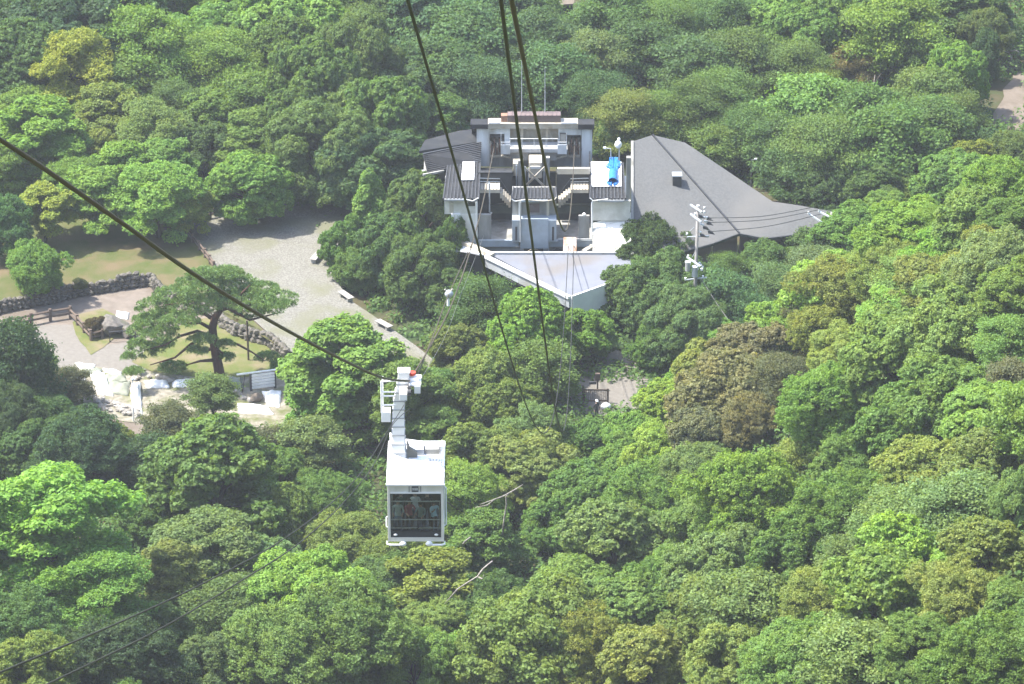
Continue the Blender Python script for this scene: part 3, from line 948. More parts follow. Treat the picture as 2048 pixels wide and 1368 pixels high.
def tarp_patch(px, name, lift, seed):
    rnd = random.Random(seed)
    q = [on_plane(u, v, RP) for u, v in px]
    k = 7
    vs_, fs = [], []
    for s in range(2):
        for j in range(k + 1):
            for i in range(k + 1):
                a_, b_ = i / k, j / k
                p = q[0].lerp(q[1], a_).lerp(q[3].lerp(q[2], a_), b_)
                w_ = abs(math.sin(a_ * 9 + seed) * math.cos(b_ * 7 + seed * 2)) * lift + rnd.uniform(0, 0.03)
                vs_.append(p + n_ * (0.24 + (w_ if s == 0 else -0.02)) + Vector((rnd.uniform(-.05, .05), 0, 0)))
    n1 = (k + 1) ** 2
    for j in range(k):
        for i in range(k):
            o_ = j * (k + 1) + i
            fs += [(o_, o_ + 1, o_ + k + 2, o_ + k + 1), (n1 + o_, n1 + o_ + k + 1, n1 + o_ + k + 2, n1 + o_ + 1)]
    ring = [i for i in range(k + 1)] + [j * (k + 1) + k for j in range(1, k + 1)] + [k * (k + 1) + i for i in range(k - 1, -1, -1)] + [j * (k + 1) for j in range(k - 1, 0, -1)]
    for i in range(len(ring)):
        fs.append((ring[i], n1 + ring[i], n1 + ring[(i + 1) % len(ring)], ring[(i + 1) % len(ring)]))
    partb(MB().add(vs_, fs), name, 'blue_tarp', tarp)


tarp_patch([(1218, 321), (1236, 321), (1233, 360), (1219, 360)], 'folded_strip', 0.22, 1)
tarp_patch([(1211, 338), (1221, 326), (1222, 342), (1216, 341)], 'loose_flap', 0.12, 2)
tarp_patch([(1232, 324), (1241, 330), (1239, 340), (1231, 342)], 'loose_flap', 0.14, 3)
tarp_patch([(1213, 370), (1222, 362), (1224, 376), (1217, 375)], 'loose_flap', 0.14, 4)
tarp_patch([(1228, 364), (1237, 366), (1234, 373), (1227, 376)], 'loose_flap', 0.12, 5)
rr = MB()
for R_ in (0.38, 0.27, 0.17):
    nn = 18
    d_ = (ptsr[-1] - ptsr[0]).normalized()
    s_ = Vector((1, 0, 0))
    t_ = s_.cross(d_)
    for e_ in (0.0,):
        outer = [[p + (s_ * math.cos(a_) * R_ + t_ * math.sin(a_) * R_ * 0.9) for a_ in [i * 2 * math.pi / nn for i in range(nn)]] for p in (ptsr[0], ptsr[-1] - d_ * (0.38 - R_) * 0.3)]
        rr.add(outer[0] + outer[1], [(i, (i + 1) % nn, nn + (i + 1) % nn, nn + i) for i in range(nn)])
partb(rr, 'rolled_tube', 'blue_tarp', tarp, recalc=False)

dish = thing('loudspeaker_mast', 'mast with round white horn beside the end of the grey roof', 'mast', P(1237, 330, YF + 8))
partb(MB().tube([P(1238.5, 345, YF + 8), P(1238.5, 280, YF + 8)], 0.05, 8), 'pole', 'galvanised', dish)
partb(MB().ball(P(1236.5, 289, YF + 7.8), 0.33, 12, 8, sc=(0.95, 0.95, 1.1)), 'horn', 'white_paint', dish, smooth=True)
partb(MB().ball(P(1238, 278.5, YF + 7.9), 0.14, 8, 6), 'cap', 'white_paint', dish, smooth=True)
lm = thing('roof_lamp', 'slim lamp on a bent post behind the white roof sheets', 'lamp', P(1222, 324, YF + 7))
partb(MB().tube([P(1222, 326, YF + 7), P(1221.5, 297, YF + 7), P(1210, 296.5, YF + 7)], 0.05, 8), 'post', 'light_grey_paint', lm)
partb(fbox(MB(), 1207, 295, 1212, 298, YF + 6.9, 0.2), 'lamp_head', 'white_paint', lm)
# ------------------------------------------------------------------ trees
def leaf_cloud(name, pts, nrm, size, aspect, rng, fold=0.25):
    """one mesh of leaf-sized quads: centres, normals, sizes"""
    n = len(pts)
    nrm = nrm / np.maximum(np.linalg.norm(nrm, axis=1, keepdims=True), 1e-6)
    r = rng.normal(size=(n, 3))
    t = np.cross(nrm, r)
    t /= np.maximum(np.linalg.norm(t, axis=1, keepdims=True), 1e-6)
    b = np.cross(nrm, t)
    s = (size * rng.uniform(0.65, 1.3, size=(n, 1)))
    w = s * aspect
    v = np.empty((n, 4, 3), dtype=np.float32)
    v[:, 0] = pts - t * s
    v[:, 1] = pts + b * w + nrm * s * fold
    v[:, 2] = pts + t * s
    v[:, 3] = pts - b * w + nrm * s * fold
    me = bpy.data.meshes.new(name)
    me.vertices.add(n * 4)
    me.vertices.foreach_set('co', v.reshape(-1))
    me.loops.add(n * 4)
    me.loops.foreach_set('vertex_index', np.arange(n * 4, dtype=np.int32))
    me.polygons.add(n)
    me.polygons.foreach_set('loop_start', np.arange(0, n * 4, 4, dtype=np.int32))
    me.polygons.foreach_set('loop_total', np.full(n, 4, dtype=np.int32))
    me.update(calc_edges=True)
    return me


def unit(rng, n):
    d = rng.normal(size=(n, 3))
    return d / np.linalg.norm(d, axis=1, keepdims=True)


def crown_mesh(kind, seed):
    """a crown in a unit ball (radius 1); returns mesh and the clump centres that limbs reach for"""
    rng = np.random.default_rng(seed)
    P, Nn, cents = [], [], []

    def clump(c, r, flat, nsub, nleaf, sub_r, upw, jit):
        """a clump: small tufts spread over a ball, each a puff of leaves facing outward"""
        d = unit(rng, nsub)
        d[:, 2] = np.where(d[:, 2] < -0.35, -d[:, 2] * 0.5, d[:, 2])
        tc_ = c + d * r * np.array([1, 1, flat]) * rng.uniform(0.72, 1.05, size=(nsub, 1))
        k = np.repeat(np.arange(nsub), nleaf)
        g = unit(rng, len(k)) * (rng.uniform(0.15, 1, size=(len(k), 1)) ** 0.6) * sub_r * np.array([1, 1, 0.75])
        P.append(tc_[k] + g)
        Nn.append(d[k] * 0.8 + g / sub_r * 0.6 + np.array([0, 0, upw]) + rng.normal(size=(len(k), 3)) * jit)

    if kind == 'dome':
        K = 76
        ph = rng.uniform(0, 6.28, 4)
        for i in range(K):
            z = rng.uniform(-0.85, 0.98)
            a = i * 2.39996 + rng.uniform(-.5, .5)
            rr = math.sqrt(max(0, 1 - max(z, 0) ** 1.7)) * (1.0 if z > 0 else 1 + 0.25 * z)
            f = rng.uniform(0.50, 0.92) * (1 + 0.20 * math.sin(2 * a + ph[0]) * math.cos(1.5 * z + ph[1]) + 0.14 * math.sin(3 * a + ph[2]))
            c = np.array([rr * math.cos(a) * f, rr * math.sin(a) * f, z * 0.82 * (1 + 0.16 * math.sin(2 * a + ph[3]))])
            r = rng.uniform(0.10, 0.30) if i % 3 else rng.uniform(0.22, 0.36)
            clump(c, r, 1.05, int(330 * r), 24, 0.062, 0.22, 0.75)
            cents.append(c)
    elif kind == 'lobed':
        K = 30
        for i in range(K):
            z = -0.75 + 1.6 * (i + rng.uniform(0, 1)) / K
            a = i * 2.39996 + rng.uniform(-.4, .4)
            rr = math.sqrt(max(0.02, 1 - (abs(z) / 1.0) ** 2.4)) * (0.74 if z < 0.75 else 0.35)
            c = np.array([rr * math.cos(a), rr * math.sin(a), z * 0.88])
            r = rng.uniform(0.24, 0.38)
            clump(c, r, 0.95, int(460 * r), 36, 0.068, 0.35, 0.55)
            cents.append(c)
    elif kind == 'layer':
        K = 46
        for i in range(K):
            z = -0.62 + 1.5 * (i + rng.uniform(0, 1)) / K
            a = i * 2.39996 + rng.uniform(-.6, .6)
            rr = math.sqrt(max(0.01, 1 - max(0, z) ** 2)) * rng.uniform(0.25, 0.85)
            c = np.array([rr * math.cos(a), rr * math.sin(a), z * 0.85 + 0.12 * (1 - rr)])
            r = rng.uniform(0.2, 0.36)
            nl = int(2900 * r)
            d = unit(rng, nl)
            rad = np.sqrt(rng.uniform(0, 1, size=nl)) * r
            q = np.stack([d[:, 0], d[:, 1]], 1)
            q /= np.maximum(np.linalg.norm(q, axis=1, keepdims=True), 1e-6)
            x = q * rad[:, None]
            zz = -0.32 * (rad / r) ** 2 * r + rng.normal(size=nl) * 0.028 + 0.05 * np.sin(x[:, 0] * 22 + i) * np.cos(x[:, 1] * 19 + i)
            P.append(c + np.stack([x[:, 0], x[:, 1], zz], 1))
            Nn.append(np.stack([x[:, 0] * 1.5, x[:, 1] * 1.5, np.ones(nl)], 1) + rng.normal(size=(nl, 3)) * 0.5)
            cents.append(c)
    elif kind == 'fine':
        K = 70
        for i in range(K):
            z = -0.6 + 1.55 * (i + rng.uniform(0, 1)) / K
            a = i * 2.39996 + rng.uniform(-.8, .8)
            rr = math.sqrt(max(0.01, 1 - max(0, z) ** 2)) * rng.uniform(0.3, 0.92)
            c = np.array([rr * math.cos(a), rr * math.sin(a), z * 0.85])
            r = rng.uniform(0.13, 0.27)
            nl = int(2600 * r)
            g = rng.normal(size=(nl, 3)) * r * np.array([0.62, 0.62, 0.30])
            P.append(c + g)
            Nn.append(g * 2 + np.array([0, 0, 0.8]) + rng.normal(size=(nl, 3)) * 0.7)
            cents.append(c)
    elif kind == 'cone':
        K = 60
        for i in range(K):
            t = (i + rng.uniform(0, 1)) / K
            z = -0.8 + 1.85 * t
            a = i * 2.39996 + rng.uniform(-.6, .6)
            rr = (1.02 - t) * 0.85 * rng.uniform(0.5, 1)
            c = np.array([rr * math.cos(a), rr * math.sin(a), z])
            r = 0.12 + 0.2 * (1 - t) * rng.uniform(0.6, 1)
            clump(c, r, 1.1, int(150 * r) + 4, 26, 0.09, 0.7, 0.6)
            cents.append(c)
    P = np.concatenate(P)
    Nn = np.concatenate(Nn)
    size = (0.8 + 0.2 * (seed % 3)) * {'dome': 0.026, 'lobed': 0.026, 'layer': 0.028, 'fine': 0.029, 'cone': 0.036}[kind]
    me = leaf_cloud(kind + '_crown', P, Nn, size, 0.62, rng)
    me.materials.append(M['leaf'])
    return me, cents


def trunk_mesh(kind, seed, cents):
    """trunk and limbs: ground at z = 0, crown centre at z = 1 (limb ends lie in the crown ball)"""
    rnd = random.Random(seed)
    mb = MB()
    lean = rnd.uniform(-0.06, 0.06)
    mb.tube([(0, 0, -0.25), (0.0, 0.0, 0.0), (lean, 0.02, 0.4), (lean * 1.5, 0, 0.8), (0, 0, 1.25)], [0.085, 0.075, 0.055, 0.045, 0.015], 7)
    pick = rnd.sample(range(len(cents)), min(14 if kind != 'fine' else 22, len(cents)))
    for i in pick:
        c = cents[i]
        z0 = 0.45 + 0.4 * rnd.random()
        e = Vector((c[0] * 0.85, c[1] * 0.85, 1 + c[2] * 0.45))
        s = Vector((lean * z0, 0, min(z0, e.z - 0.05)))
        mid = s.lerp(e, 0.5) + Vector((rnd.uniform(-.06, .06), rnd.uniform(-.06, .06), 0.05))
        mb.tube([s, mid, e], [0.032, 0.02, 0.006], 5)
    me = mb.mesh('trunk')
    me.materials.append(M['bark'])
    me.shade_smooth()
    return me


PROTO = {}
for kind, n in (('dome', 3), ('lobed', 2), ('layer', 3), ('fine', 3), ('cone', 1)):
    PROTO[kind] = []
    for i in range(n):
        cm, ce = crown_mesh(kind, 100 + 17 * i + len(kind) * 7)
        PROTO[kind].append((cm, trunk_mesh(kind, 9 + i, ce)))

# leaf colours as the trees have them (albedo) and what one calls them
LEAFCOL = {
    'yellow': ((0.225, 0.300, 0.052), 'yellow-green'), 'fresh': ((0.162, 0.290, 0.060), 'bright green'), 'lime': ((0.185, 0.315, 0.060), 'lime green'),
    'mid': ((0.130, 0.228, 0.058), 'mid green'), 'dark': ((0.094, 0.172, 0.055), 'dark green'), 'deep': ((0.058, 0.108, 0.043), 'deep green'),
    'grey': ((0.140, 0.222, 0.080), 'grey-green'), 'blue': ((0.092, 0.185, 0.068), 'blue-green'),
    'olive': ((0.170, 0.238, 0.062), 'olive green'), 'brown': ((0.138, 0.160, 0.080), 'brown-tinged'), 'dusk': ((0.110, 0.130, 0.066), 'dusky brown-green'),
    'brilliant': ((0.185, 0.325, 0.068), 'brilliant lime'), 'rusty': ((0.21, 0.205, 0.07), 'rusty yellow'),
}
FORM = {'dome': 'round-crowned', 'lobed': 'billowing', 'layer': 'tiered', 'fine': 'feathery', 'cone': 'pointed'}
GROW = 1.24
TREES = []                                        # (u, v, radius px, base point, object)


def tree(u, v, w, h, kind, col, label=None, depth=None, trunk_show=None, rot=None, var=None, name=None, cat='tree', base_z=None, grow=None):
    """a tree whose crown is centred on pixel (u, v), w x h pixels large; it stands on the terrain where that puts it"""
    rnd = random.Random(int(u * 31 + v * 17 + w))
    if label is None and kind == 'dome' and base_z is None and grow is None and w > 80:
        kind = rnd.choices(['dome', 'lobed', 'fine', 'layer'], [60, 18, 14, 8])[0]
        s_ = rnd.uniform(0.82, 1.28)
        w, h = w * s_, h * s_ * rnd.uniform(0.9, 1.15)
    d0 = proj(on_ground(u, v, 5.0))[2] if depth is None else depth
    for _ in range(2):
        rx = w / 2 * d0 / FPX
        hh = h / 2 * d0 / FPX
        if not trunk_show:
            rx *= grow or GROW
            hh *= grow or GROW
        rz = math.sqrt(max((0.80 * rx) ** 2, hh ** 2 - (rx * SP) ** 2)) / CP
        clear = trunk_show * d0 / FPX / CP if trunk_show else 0.12 * rz
        hc = rz * (0.8 if trunk_show else 0.92) + clear
        if base_z is None:
            c = on_ground(u, v, hc)
        else:
            c = at_z(u, v, base_z + hc)
        d0 = proj(c)[2]
    gz = c.z - hc
    cm, tm = PROTO[kind][(rnd.randrange(len(PROTO[kind])) if var is None else var % len(PROTO[kind]))]
    root = thing(name or {'cone': 'young_tree'}.get(kind, 'broadleaf_tree'), None, cat, (c.x, c.y, gz), rnd.uniform(0, 6.28) if rot is None else rot)
    cr = link_mesh('crown', cm, root)
    cr.location = (0, 0, hc)
    cr.scale = (rx * rnd.uniform(0.88, 1.2), rx * rnd.uniform(0.88, 1.2), rz * rnd.uniform(0.95, 1.12))
    cr.rotation_euler = (rnd.uniform(-.16, .16), rnd.uniform(-.16, .16), rnd.uniform(0, 6.28) if rot is None and var is None else 0)
    base = LEAFCOL[col][0]
    k = rnd.uniform(0.86, 1.14)
    wood = warm = 1.0
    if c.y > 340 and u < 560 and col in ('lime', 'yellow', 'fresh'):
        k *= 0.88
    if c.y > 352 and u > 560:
        k *= 0.86  # hazy valley put into the leaf colour: darker, bluer
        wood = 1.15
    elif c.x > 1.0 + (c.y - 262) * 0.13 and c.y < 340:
        k *= 1.16  # sunlit, haze-free slope put into the leaf colour: brighter, warmer
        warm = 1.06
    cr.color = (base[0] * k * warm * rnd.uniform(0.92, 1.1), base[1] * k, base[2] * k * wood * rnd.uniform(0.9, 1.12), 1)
    tr = link_mesh('trunk', tm, root)
    tr.scale = (rx * 0.9, rx * 0.9, hc)
    TREES.append(dict(u=u, v=v, w=w, h=h, o=root, label=label, kind=kind, col=col, c=c, rx=rx))
    return root


T = tree
# ---- upper left: park trees behind the lawn
T(60, 60, 170, 160, 'dome', 'dark'); T(150, 35, 150, 130, 'dome', 'deep'); T(40, 150, 150, 140, 'dome', 'dark'); T(135, 90, 150, 130, 'dome', 'deep')
T(215, 30, 150, 100, 'dome', 'dark'); T(305, 25, 130, 90, 'fine', 'dusk'); T(15, 120, 90, 110, 'dome', 'deep'); T(345, 45, 90, 70, 'dome', 'brown')
T(140, 155, 185, 140, 'layer', 'yellow', 'large yellow-green maple standing highest on the left, before dark trees', var=0)
T(20, 190, 90, 90, 'layer', 'yellow'); T(55, 225, 110, 90, 'layer', 'lime')
T(285, 110, 190, 160, 'fine', 'fresh', 'soft bright green feathery tree right of the big yellow-green maple'); T(340, 160, 130, 120, 'fine', 'mid'); T(265, 175, 130, 100, 'fine', 'mid')
T(415, 20, 130, 95, 'lobed', 'lime'); T(500, 25, 130, 90, 'lobed', 'fresh'); T(420, 90, 130, 100, 'dome', 'fresh'); T(585, 60, 180, 130, 'lobed', 'lime'); T(660, 25, 130, 100, 'dome', 'mid')
T(445, 140, 130, 110, 'dome', 'lime'); T(520, 125, 120, 110, 'dome', 'mid'); T(410, 95, 110, 80, 'layer', 'mid')
T(80, 275, 170, 130, 'layer', 'lime'); T(20, 335, 110, 90, 'layer', 'fresh'); T(120, 315, 120, 90, 'layer', 'fresh')
T(215, 240, 150, 95, 'layer', 'olive'); T(300, 275, 150, 110, 'layer', 'olive'); T(200, 295, 110, 80, 'dome', 'olive'); T(160, 250, 90, 80, 'layer', 'lime')
T(420, 235, 120, 110, 'dome', 'mid'); T(405, 300, 110, 100, 'dome', 'dark'); T(500, 215, 130, 120, 'fine', 'mid'); T(510, 280, 140, 110, 'layer', 'mid'); T(590, 130, 110, 110, 'dome', 'mid')
T(560, 200, 110, 110, 'fine', 'mid'); T(350, 215, 110, 90, 'fine', 'dark')
# ---- tall billowing evergreens left of the station
T(715, 150, 170, 190, 'lobed', 'mid', 'tallest billowing evergreen left of the station, crown top level with its roof box', var=0)
T(632, 195, 130, 190, 'lobed', 'mid', var=1); T(765, 265, 150, 180, 'lobed', 'mid', var=1); T(645, 320, 170, 170, 'lobed', 'mid', var=0); T(740, 345, 150, 150, 'lobed', 'dark', var=1)
T(590, 270, 100, 150, 'lobed', 'mid', var=1); T(690, 240, 130, 150, 'lobed', 'mid', var=1); T(815, 330, 70, 120, 'dome', 'dark'); T(600, 370, 90, 80, 'lobed', 'dark')
T(498, 380, 118, 112, 'lobed', 'fresh', 'small round light green tree at the shaded back edge of the gravel plaza', base_z=TERR, var=1)
# ---- row of small trees along the lawn
T(88, 418, 130, 95, 'layer', 'yellow', 'yellow-green maple with a bare trunk at the back of the lawn', base_z=TERR, trunk_show=26)
T(190, 395, 155, 118, 'layer', 'lime', 'bright lime maple in the middle of the row along the lawn', base_z=TERR, trunk_show=20)
T(312, 402, 185, 128, 'layer', 'lime', 'broad maple beside the log fence with yellowing branch tips', base_z=TERR, trunk_show=12)
T(375, 420, 90, 70, 'layer', 'yellow', base_z=TERR); T(245, 350, 130, 85, 'layer', 'lime'); T(15, 455, 85, 105, 'dome', 'blue', base_z=TERR); T(150, 370, 110, 70, 'layer', 'fresh'); T(330, 340, 120, 90, 'layer', 'fresh')
T(70, 538, 128, 92, 'dome', 'fresh', 'round green tree standing alone by the log fence on the left', base_z=0.0, trunk_show=26, var=2)
# ---- dark wood behind the station
for a in ((850, 60, 190, 140, 'layer', 'blue'), (770, 35, 170, 120, 'layer', 'mid'), (930, 100, 180, 150, 'fine', 'dark'), (870, 160, 170, 120, 'layer', 'dark'), (950, 190, 150, 110, 'fine', 'blue'), (820, 210, 120, 110, 'dome', 'dark'),
          (890, 245, 120, 70, 'layer', 'mid'), (1010, 40, 150, 110, 'fine', 'dark'), (1070, 90, 150, 120, 'fine', 'dark'), (1010, 150, 130, 110, 'fine', 'dark'), (1110, 165, 150, 100, 'fine', 'dark'), (1060, 30, 120, 90, 'fine', 'mid'),
          (1190, 130, 140, 100, 'fine', 'grey'), (1190, 210, 130, 90, 'fine', 'dark'), (1240, 50, 150, 100, 'fine', 'mid'), (1275, 110, 140, 90, 'fine', 'dark'), (1340, 70, 150, 120, 'fine', 'mid'), (1330, 20, 130, 80, 'fine', 'mid'),
          (1395, 150, 150, 110, 'fine', 'dark'), (1245, 245, 110, 90, 'dome', 'olive'), (1310, 235, 110, 80, 'fine', 'mid'), (1395, 230, 140, 90, 'fine', 'mid'), (1440, 50, 130, 110, 'fine', 'mid'), (1480, 130, 140, 110, 'fine', 'mid'),
          (1150, 70, 90, 60, 'fine', 'mid'), (1450, 210, 140, 100, 'fine', 'mid'), (1210, 280, 70, 60, 'dome', 'mid')):
    T(*a)
# ---- right background
for a in ((1560, 40, 110, 110, 'lobed', 'lime'), (1600, 90, 110, 120, 'lobed', 'fresh'), (1680, 55, 110, 120, 'lobed', 'fresh'), (1590, 150, 120, 110, 'fine', 'mid'), (1700, 140, 90, 80, 'fine', 'rusty'), (1790, 75, 190, 130, 'fine', 'lime'),
          (1840, 120, 130, 110, 'fine', 'fresh'), (1740, 30, 120, 80, 'fine', 'mid'), (1905, 20, 150, 100, 'layer', 'mid'), (1980, 30, 80, 80, 'layer', 'dark'), (1975, 75, 70, 90, 'dome', 'olive'), (1915, 160, 105, 120, 'lobed', 'lime'),
          (1970, 115, 50, 80, 'dome', 'dark'), (1620, 235, 180, 110, 'fine', 'fresh'), (1720, 255, 170, 110, 'fine', 'mid'), (1560, 290, 130, 100, 'fine', 'mid'), (1650, 315, 180, 130, 'fine', 'mid'), (1770, 310, 180, 130, 'fine', 'mid'),
          (1860, 270, 150, 120, 'fine', 'mid'), (1500, 270, 120, 90, 'fine', 'mid'), (1440, 300, 90, 80, 'fine', 'mid'), (1590, 355, 110, 90, 'fine', 'dark'), (1750, 380, 110, 80, 'dome', 'mid'), (1810, 345, 110, 90, 'dome', 'mid'),
          (1905, 240, 110, 90, 'fine', 'olive'), (1640, 180, 90, 60, 'fine', 'yellow'), (1850, 185, 100, 70, 'fine', 'olive'), (1970, 310, 80, 50, 'dome', 'dark'), (1670, 390, 110, 70, 'dome', 'dark'), (1870, 205, 120, 90, 'fine', 'mid')):
    T(*a)
# ---- round the foot of the station
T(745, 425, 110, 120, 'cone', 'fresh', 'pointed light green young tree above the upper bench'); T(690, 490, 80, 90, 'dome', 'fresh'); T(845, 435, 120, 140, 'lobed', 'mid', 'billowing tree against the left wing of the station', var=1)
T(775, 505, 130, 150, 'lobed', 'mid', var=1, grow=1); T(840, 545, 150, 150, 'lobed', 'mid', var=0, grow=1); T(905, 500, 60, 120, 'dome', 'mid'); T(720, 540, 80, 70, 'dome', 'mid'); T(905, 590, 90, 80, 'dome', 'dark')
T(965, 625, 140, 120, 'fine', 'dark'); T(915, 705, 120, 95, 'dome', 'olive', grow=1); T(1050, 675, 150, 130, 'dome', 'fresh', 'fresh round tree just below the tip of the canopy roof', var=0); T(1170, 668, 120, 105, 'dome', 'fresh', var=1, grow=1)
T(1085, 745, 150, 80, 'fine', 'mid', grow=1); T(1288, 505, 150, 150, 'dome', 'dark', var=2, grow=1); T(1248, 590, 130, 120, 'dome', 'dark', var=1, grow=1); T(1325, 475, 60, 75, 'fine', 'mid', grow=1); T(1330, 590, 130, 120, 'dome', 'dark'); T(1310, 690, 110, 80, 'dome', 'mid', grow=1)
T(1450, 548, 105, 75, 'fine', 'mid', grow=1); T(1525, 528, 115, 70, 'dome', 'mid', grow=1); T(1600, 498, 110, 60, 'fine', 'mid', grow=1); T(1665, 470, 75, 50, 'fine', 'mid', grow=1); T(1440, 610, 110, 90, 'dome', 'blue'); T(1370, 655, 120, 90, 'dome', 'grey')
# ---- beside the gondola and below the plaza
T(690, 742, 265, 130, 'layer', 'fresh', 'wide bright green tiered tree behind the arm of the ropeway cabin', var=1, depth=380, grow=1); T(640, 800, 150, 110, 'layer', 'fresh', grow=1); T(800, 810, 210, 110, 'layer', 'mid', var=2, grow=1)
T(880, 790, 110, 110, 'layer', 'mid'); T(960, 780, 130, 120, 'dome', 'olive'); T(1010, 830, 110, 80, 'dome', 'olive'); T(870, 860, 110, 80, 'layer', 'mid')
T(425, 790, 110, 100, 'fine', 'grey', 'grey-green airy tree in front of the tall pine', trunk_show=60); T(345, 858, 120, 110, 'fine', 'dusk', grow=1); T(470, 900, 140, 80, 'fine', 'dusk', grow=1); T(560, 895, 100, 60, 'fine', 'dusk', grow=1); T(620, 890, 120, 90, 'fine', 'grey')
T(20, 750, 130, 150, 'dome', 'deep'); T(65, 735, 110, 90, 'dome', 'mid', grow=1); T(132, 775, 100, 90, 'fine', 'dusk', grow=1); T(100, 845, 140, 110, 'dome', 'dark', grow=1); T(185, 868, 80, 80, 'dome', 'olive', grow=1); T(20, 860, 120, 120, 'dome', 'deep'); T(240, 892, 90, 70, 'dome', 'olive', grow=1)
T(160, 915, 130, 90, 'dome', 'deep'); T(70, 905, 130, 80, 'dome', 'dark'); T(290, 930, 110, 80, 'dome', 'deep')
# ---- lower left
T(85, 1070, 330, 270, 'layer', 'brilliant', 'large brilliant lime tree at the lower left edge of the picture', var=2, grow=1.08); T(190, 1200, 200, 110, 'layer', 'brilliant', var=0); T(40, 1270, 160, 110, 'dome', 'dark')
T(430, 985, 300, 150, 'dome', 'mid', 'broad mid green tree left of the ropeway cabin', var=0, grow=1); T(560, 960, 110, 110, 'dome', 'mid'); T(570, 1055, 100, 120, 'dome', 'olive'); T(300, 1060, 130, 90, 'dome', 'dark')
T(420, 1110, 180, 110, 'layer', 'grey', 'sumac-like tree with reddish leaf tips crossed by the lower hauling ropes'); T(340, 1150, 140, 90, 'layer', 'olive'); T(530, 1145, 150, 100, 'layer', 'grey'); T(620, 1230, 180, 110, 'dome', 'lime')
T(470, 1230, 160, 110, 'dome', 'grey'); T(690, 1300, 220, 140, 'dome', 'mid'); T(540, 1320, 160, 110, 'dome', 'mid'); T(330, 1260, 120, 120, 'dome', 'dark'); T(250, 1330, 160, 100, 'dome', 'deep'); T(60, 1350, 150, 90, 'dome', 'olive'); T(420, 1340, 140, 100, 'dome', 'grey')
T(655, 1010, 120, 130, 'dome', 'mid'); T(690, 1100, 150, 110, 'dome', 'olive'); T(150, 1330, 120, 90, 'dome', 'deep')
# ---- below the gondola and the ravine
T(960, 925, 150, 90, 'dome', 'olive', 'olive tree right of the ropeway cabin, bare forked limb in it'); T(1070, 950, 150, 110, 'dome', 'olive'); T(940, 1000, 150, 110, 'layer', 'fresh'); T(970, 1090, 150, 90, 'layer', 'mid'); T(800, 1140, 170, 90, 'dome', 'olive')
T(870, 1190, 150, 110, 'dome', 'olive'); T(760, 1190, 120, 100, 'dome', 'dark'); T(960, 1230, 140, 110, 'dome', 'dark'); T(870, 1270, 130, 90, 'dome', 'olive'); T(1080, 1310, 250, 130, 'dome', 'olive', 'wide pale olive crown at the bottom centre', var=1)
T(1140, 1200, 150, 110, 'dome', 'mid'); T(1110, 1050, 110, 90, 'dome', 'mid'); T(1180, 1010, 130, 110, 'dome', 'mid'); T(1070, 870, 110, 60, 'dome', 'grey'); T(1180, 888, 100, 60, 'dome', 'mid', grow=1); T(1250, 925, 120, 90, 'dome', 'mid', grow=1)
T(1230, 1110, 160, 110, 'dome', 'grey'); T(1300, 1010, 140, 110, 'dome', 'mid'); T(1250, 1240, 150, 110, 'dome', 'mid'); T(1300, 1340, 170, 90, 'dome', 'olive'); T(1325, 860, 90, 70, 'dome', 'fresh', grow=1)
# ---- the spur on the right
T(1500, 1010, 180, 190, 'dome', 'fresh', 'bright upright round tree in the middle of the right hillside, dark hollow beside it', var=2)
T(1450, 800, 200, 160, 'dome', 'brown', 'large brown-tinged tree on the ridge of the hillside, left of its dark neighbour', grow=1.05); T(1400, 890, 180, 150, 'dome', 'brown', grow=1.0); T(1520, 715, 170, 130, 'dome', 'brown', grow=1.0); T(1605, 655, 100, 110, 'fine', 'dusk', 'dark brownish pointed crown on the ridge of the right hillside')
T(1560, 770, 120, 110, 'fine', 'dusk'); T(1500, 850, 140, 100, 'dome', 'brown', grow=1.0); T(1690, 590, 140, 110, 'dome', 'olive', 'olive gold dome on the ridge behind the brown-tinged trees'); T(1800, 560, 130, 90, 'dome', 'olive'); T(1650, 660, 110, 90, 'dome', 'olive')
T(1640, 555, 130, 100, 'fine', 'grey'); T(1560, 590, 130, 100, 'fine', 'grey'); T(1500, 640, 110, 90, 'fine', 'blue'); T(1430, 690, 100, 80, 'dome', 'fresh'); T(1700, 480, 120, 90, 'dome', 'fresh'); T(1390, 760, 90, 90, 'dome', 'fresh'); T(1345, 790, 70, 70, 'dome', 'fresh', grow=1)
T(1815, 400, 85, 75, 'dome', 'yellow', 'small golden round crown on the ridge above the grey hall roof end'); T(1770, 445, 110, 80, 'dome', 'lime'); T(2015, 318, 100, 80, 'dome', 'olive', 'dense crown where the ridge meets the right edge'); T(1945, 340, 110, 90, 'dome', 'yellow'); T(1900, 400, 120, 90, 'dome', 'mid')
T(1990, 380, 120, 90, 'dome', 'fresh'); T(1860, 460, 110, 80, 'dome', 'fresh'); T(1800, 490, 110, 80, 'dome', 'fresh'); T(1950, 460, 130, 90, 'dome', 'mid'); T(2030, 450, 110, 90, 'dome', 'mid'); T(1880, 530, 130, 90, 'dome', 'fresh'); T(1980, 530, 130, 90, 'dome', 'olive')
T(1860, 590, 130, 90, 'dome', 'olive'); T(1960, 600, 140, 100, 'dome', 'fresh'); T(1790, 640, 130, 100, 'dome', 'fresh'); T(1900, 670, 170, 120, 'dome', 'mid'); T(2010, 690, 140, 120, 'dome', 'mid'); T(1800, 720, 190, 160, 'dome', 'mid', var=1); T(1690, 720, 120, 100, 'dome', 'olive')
T(1660, 820, 160, 160, 'dome', 'fresh', 'tall fresh green crown right of the brown-tinged trees', var=2); T(2020, 780, 120, 90, 'fine', 'dusk'); T(1900, 800, 130, 100, 'dome', 'mid'); T(1980, 850, 140, 100, 'dome', 'fresh'); T(1800, 860, 150, 120, 'dome', 'mid'); T(1590, 930, 110, 90, 'dome', 'olive')
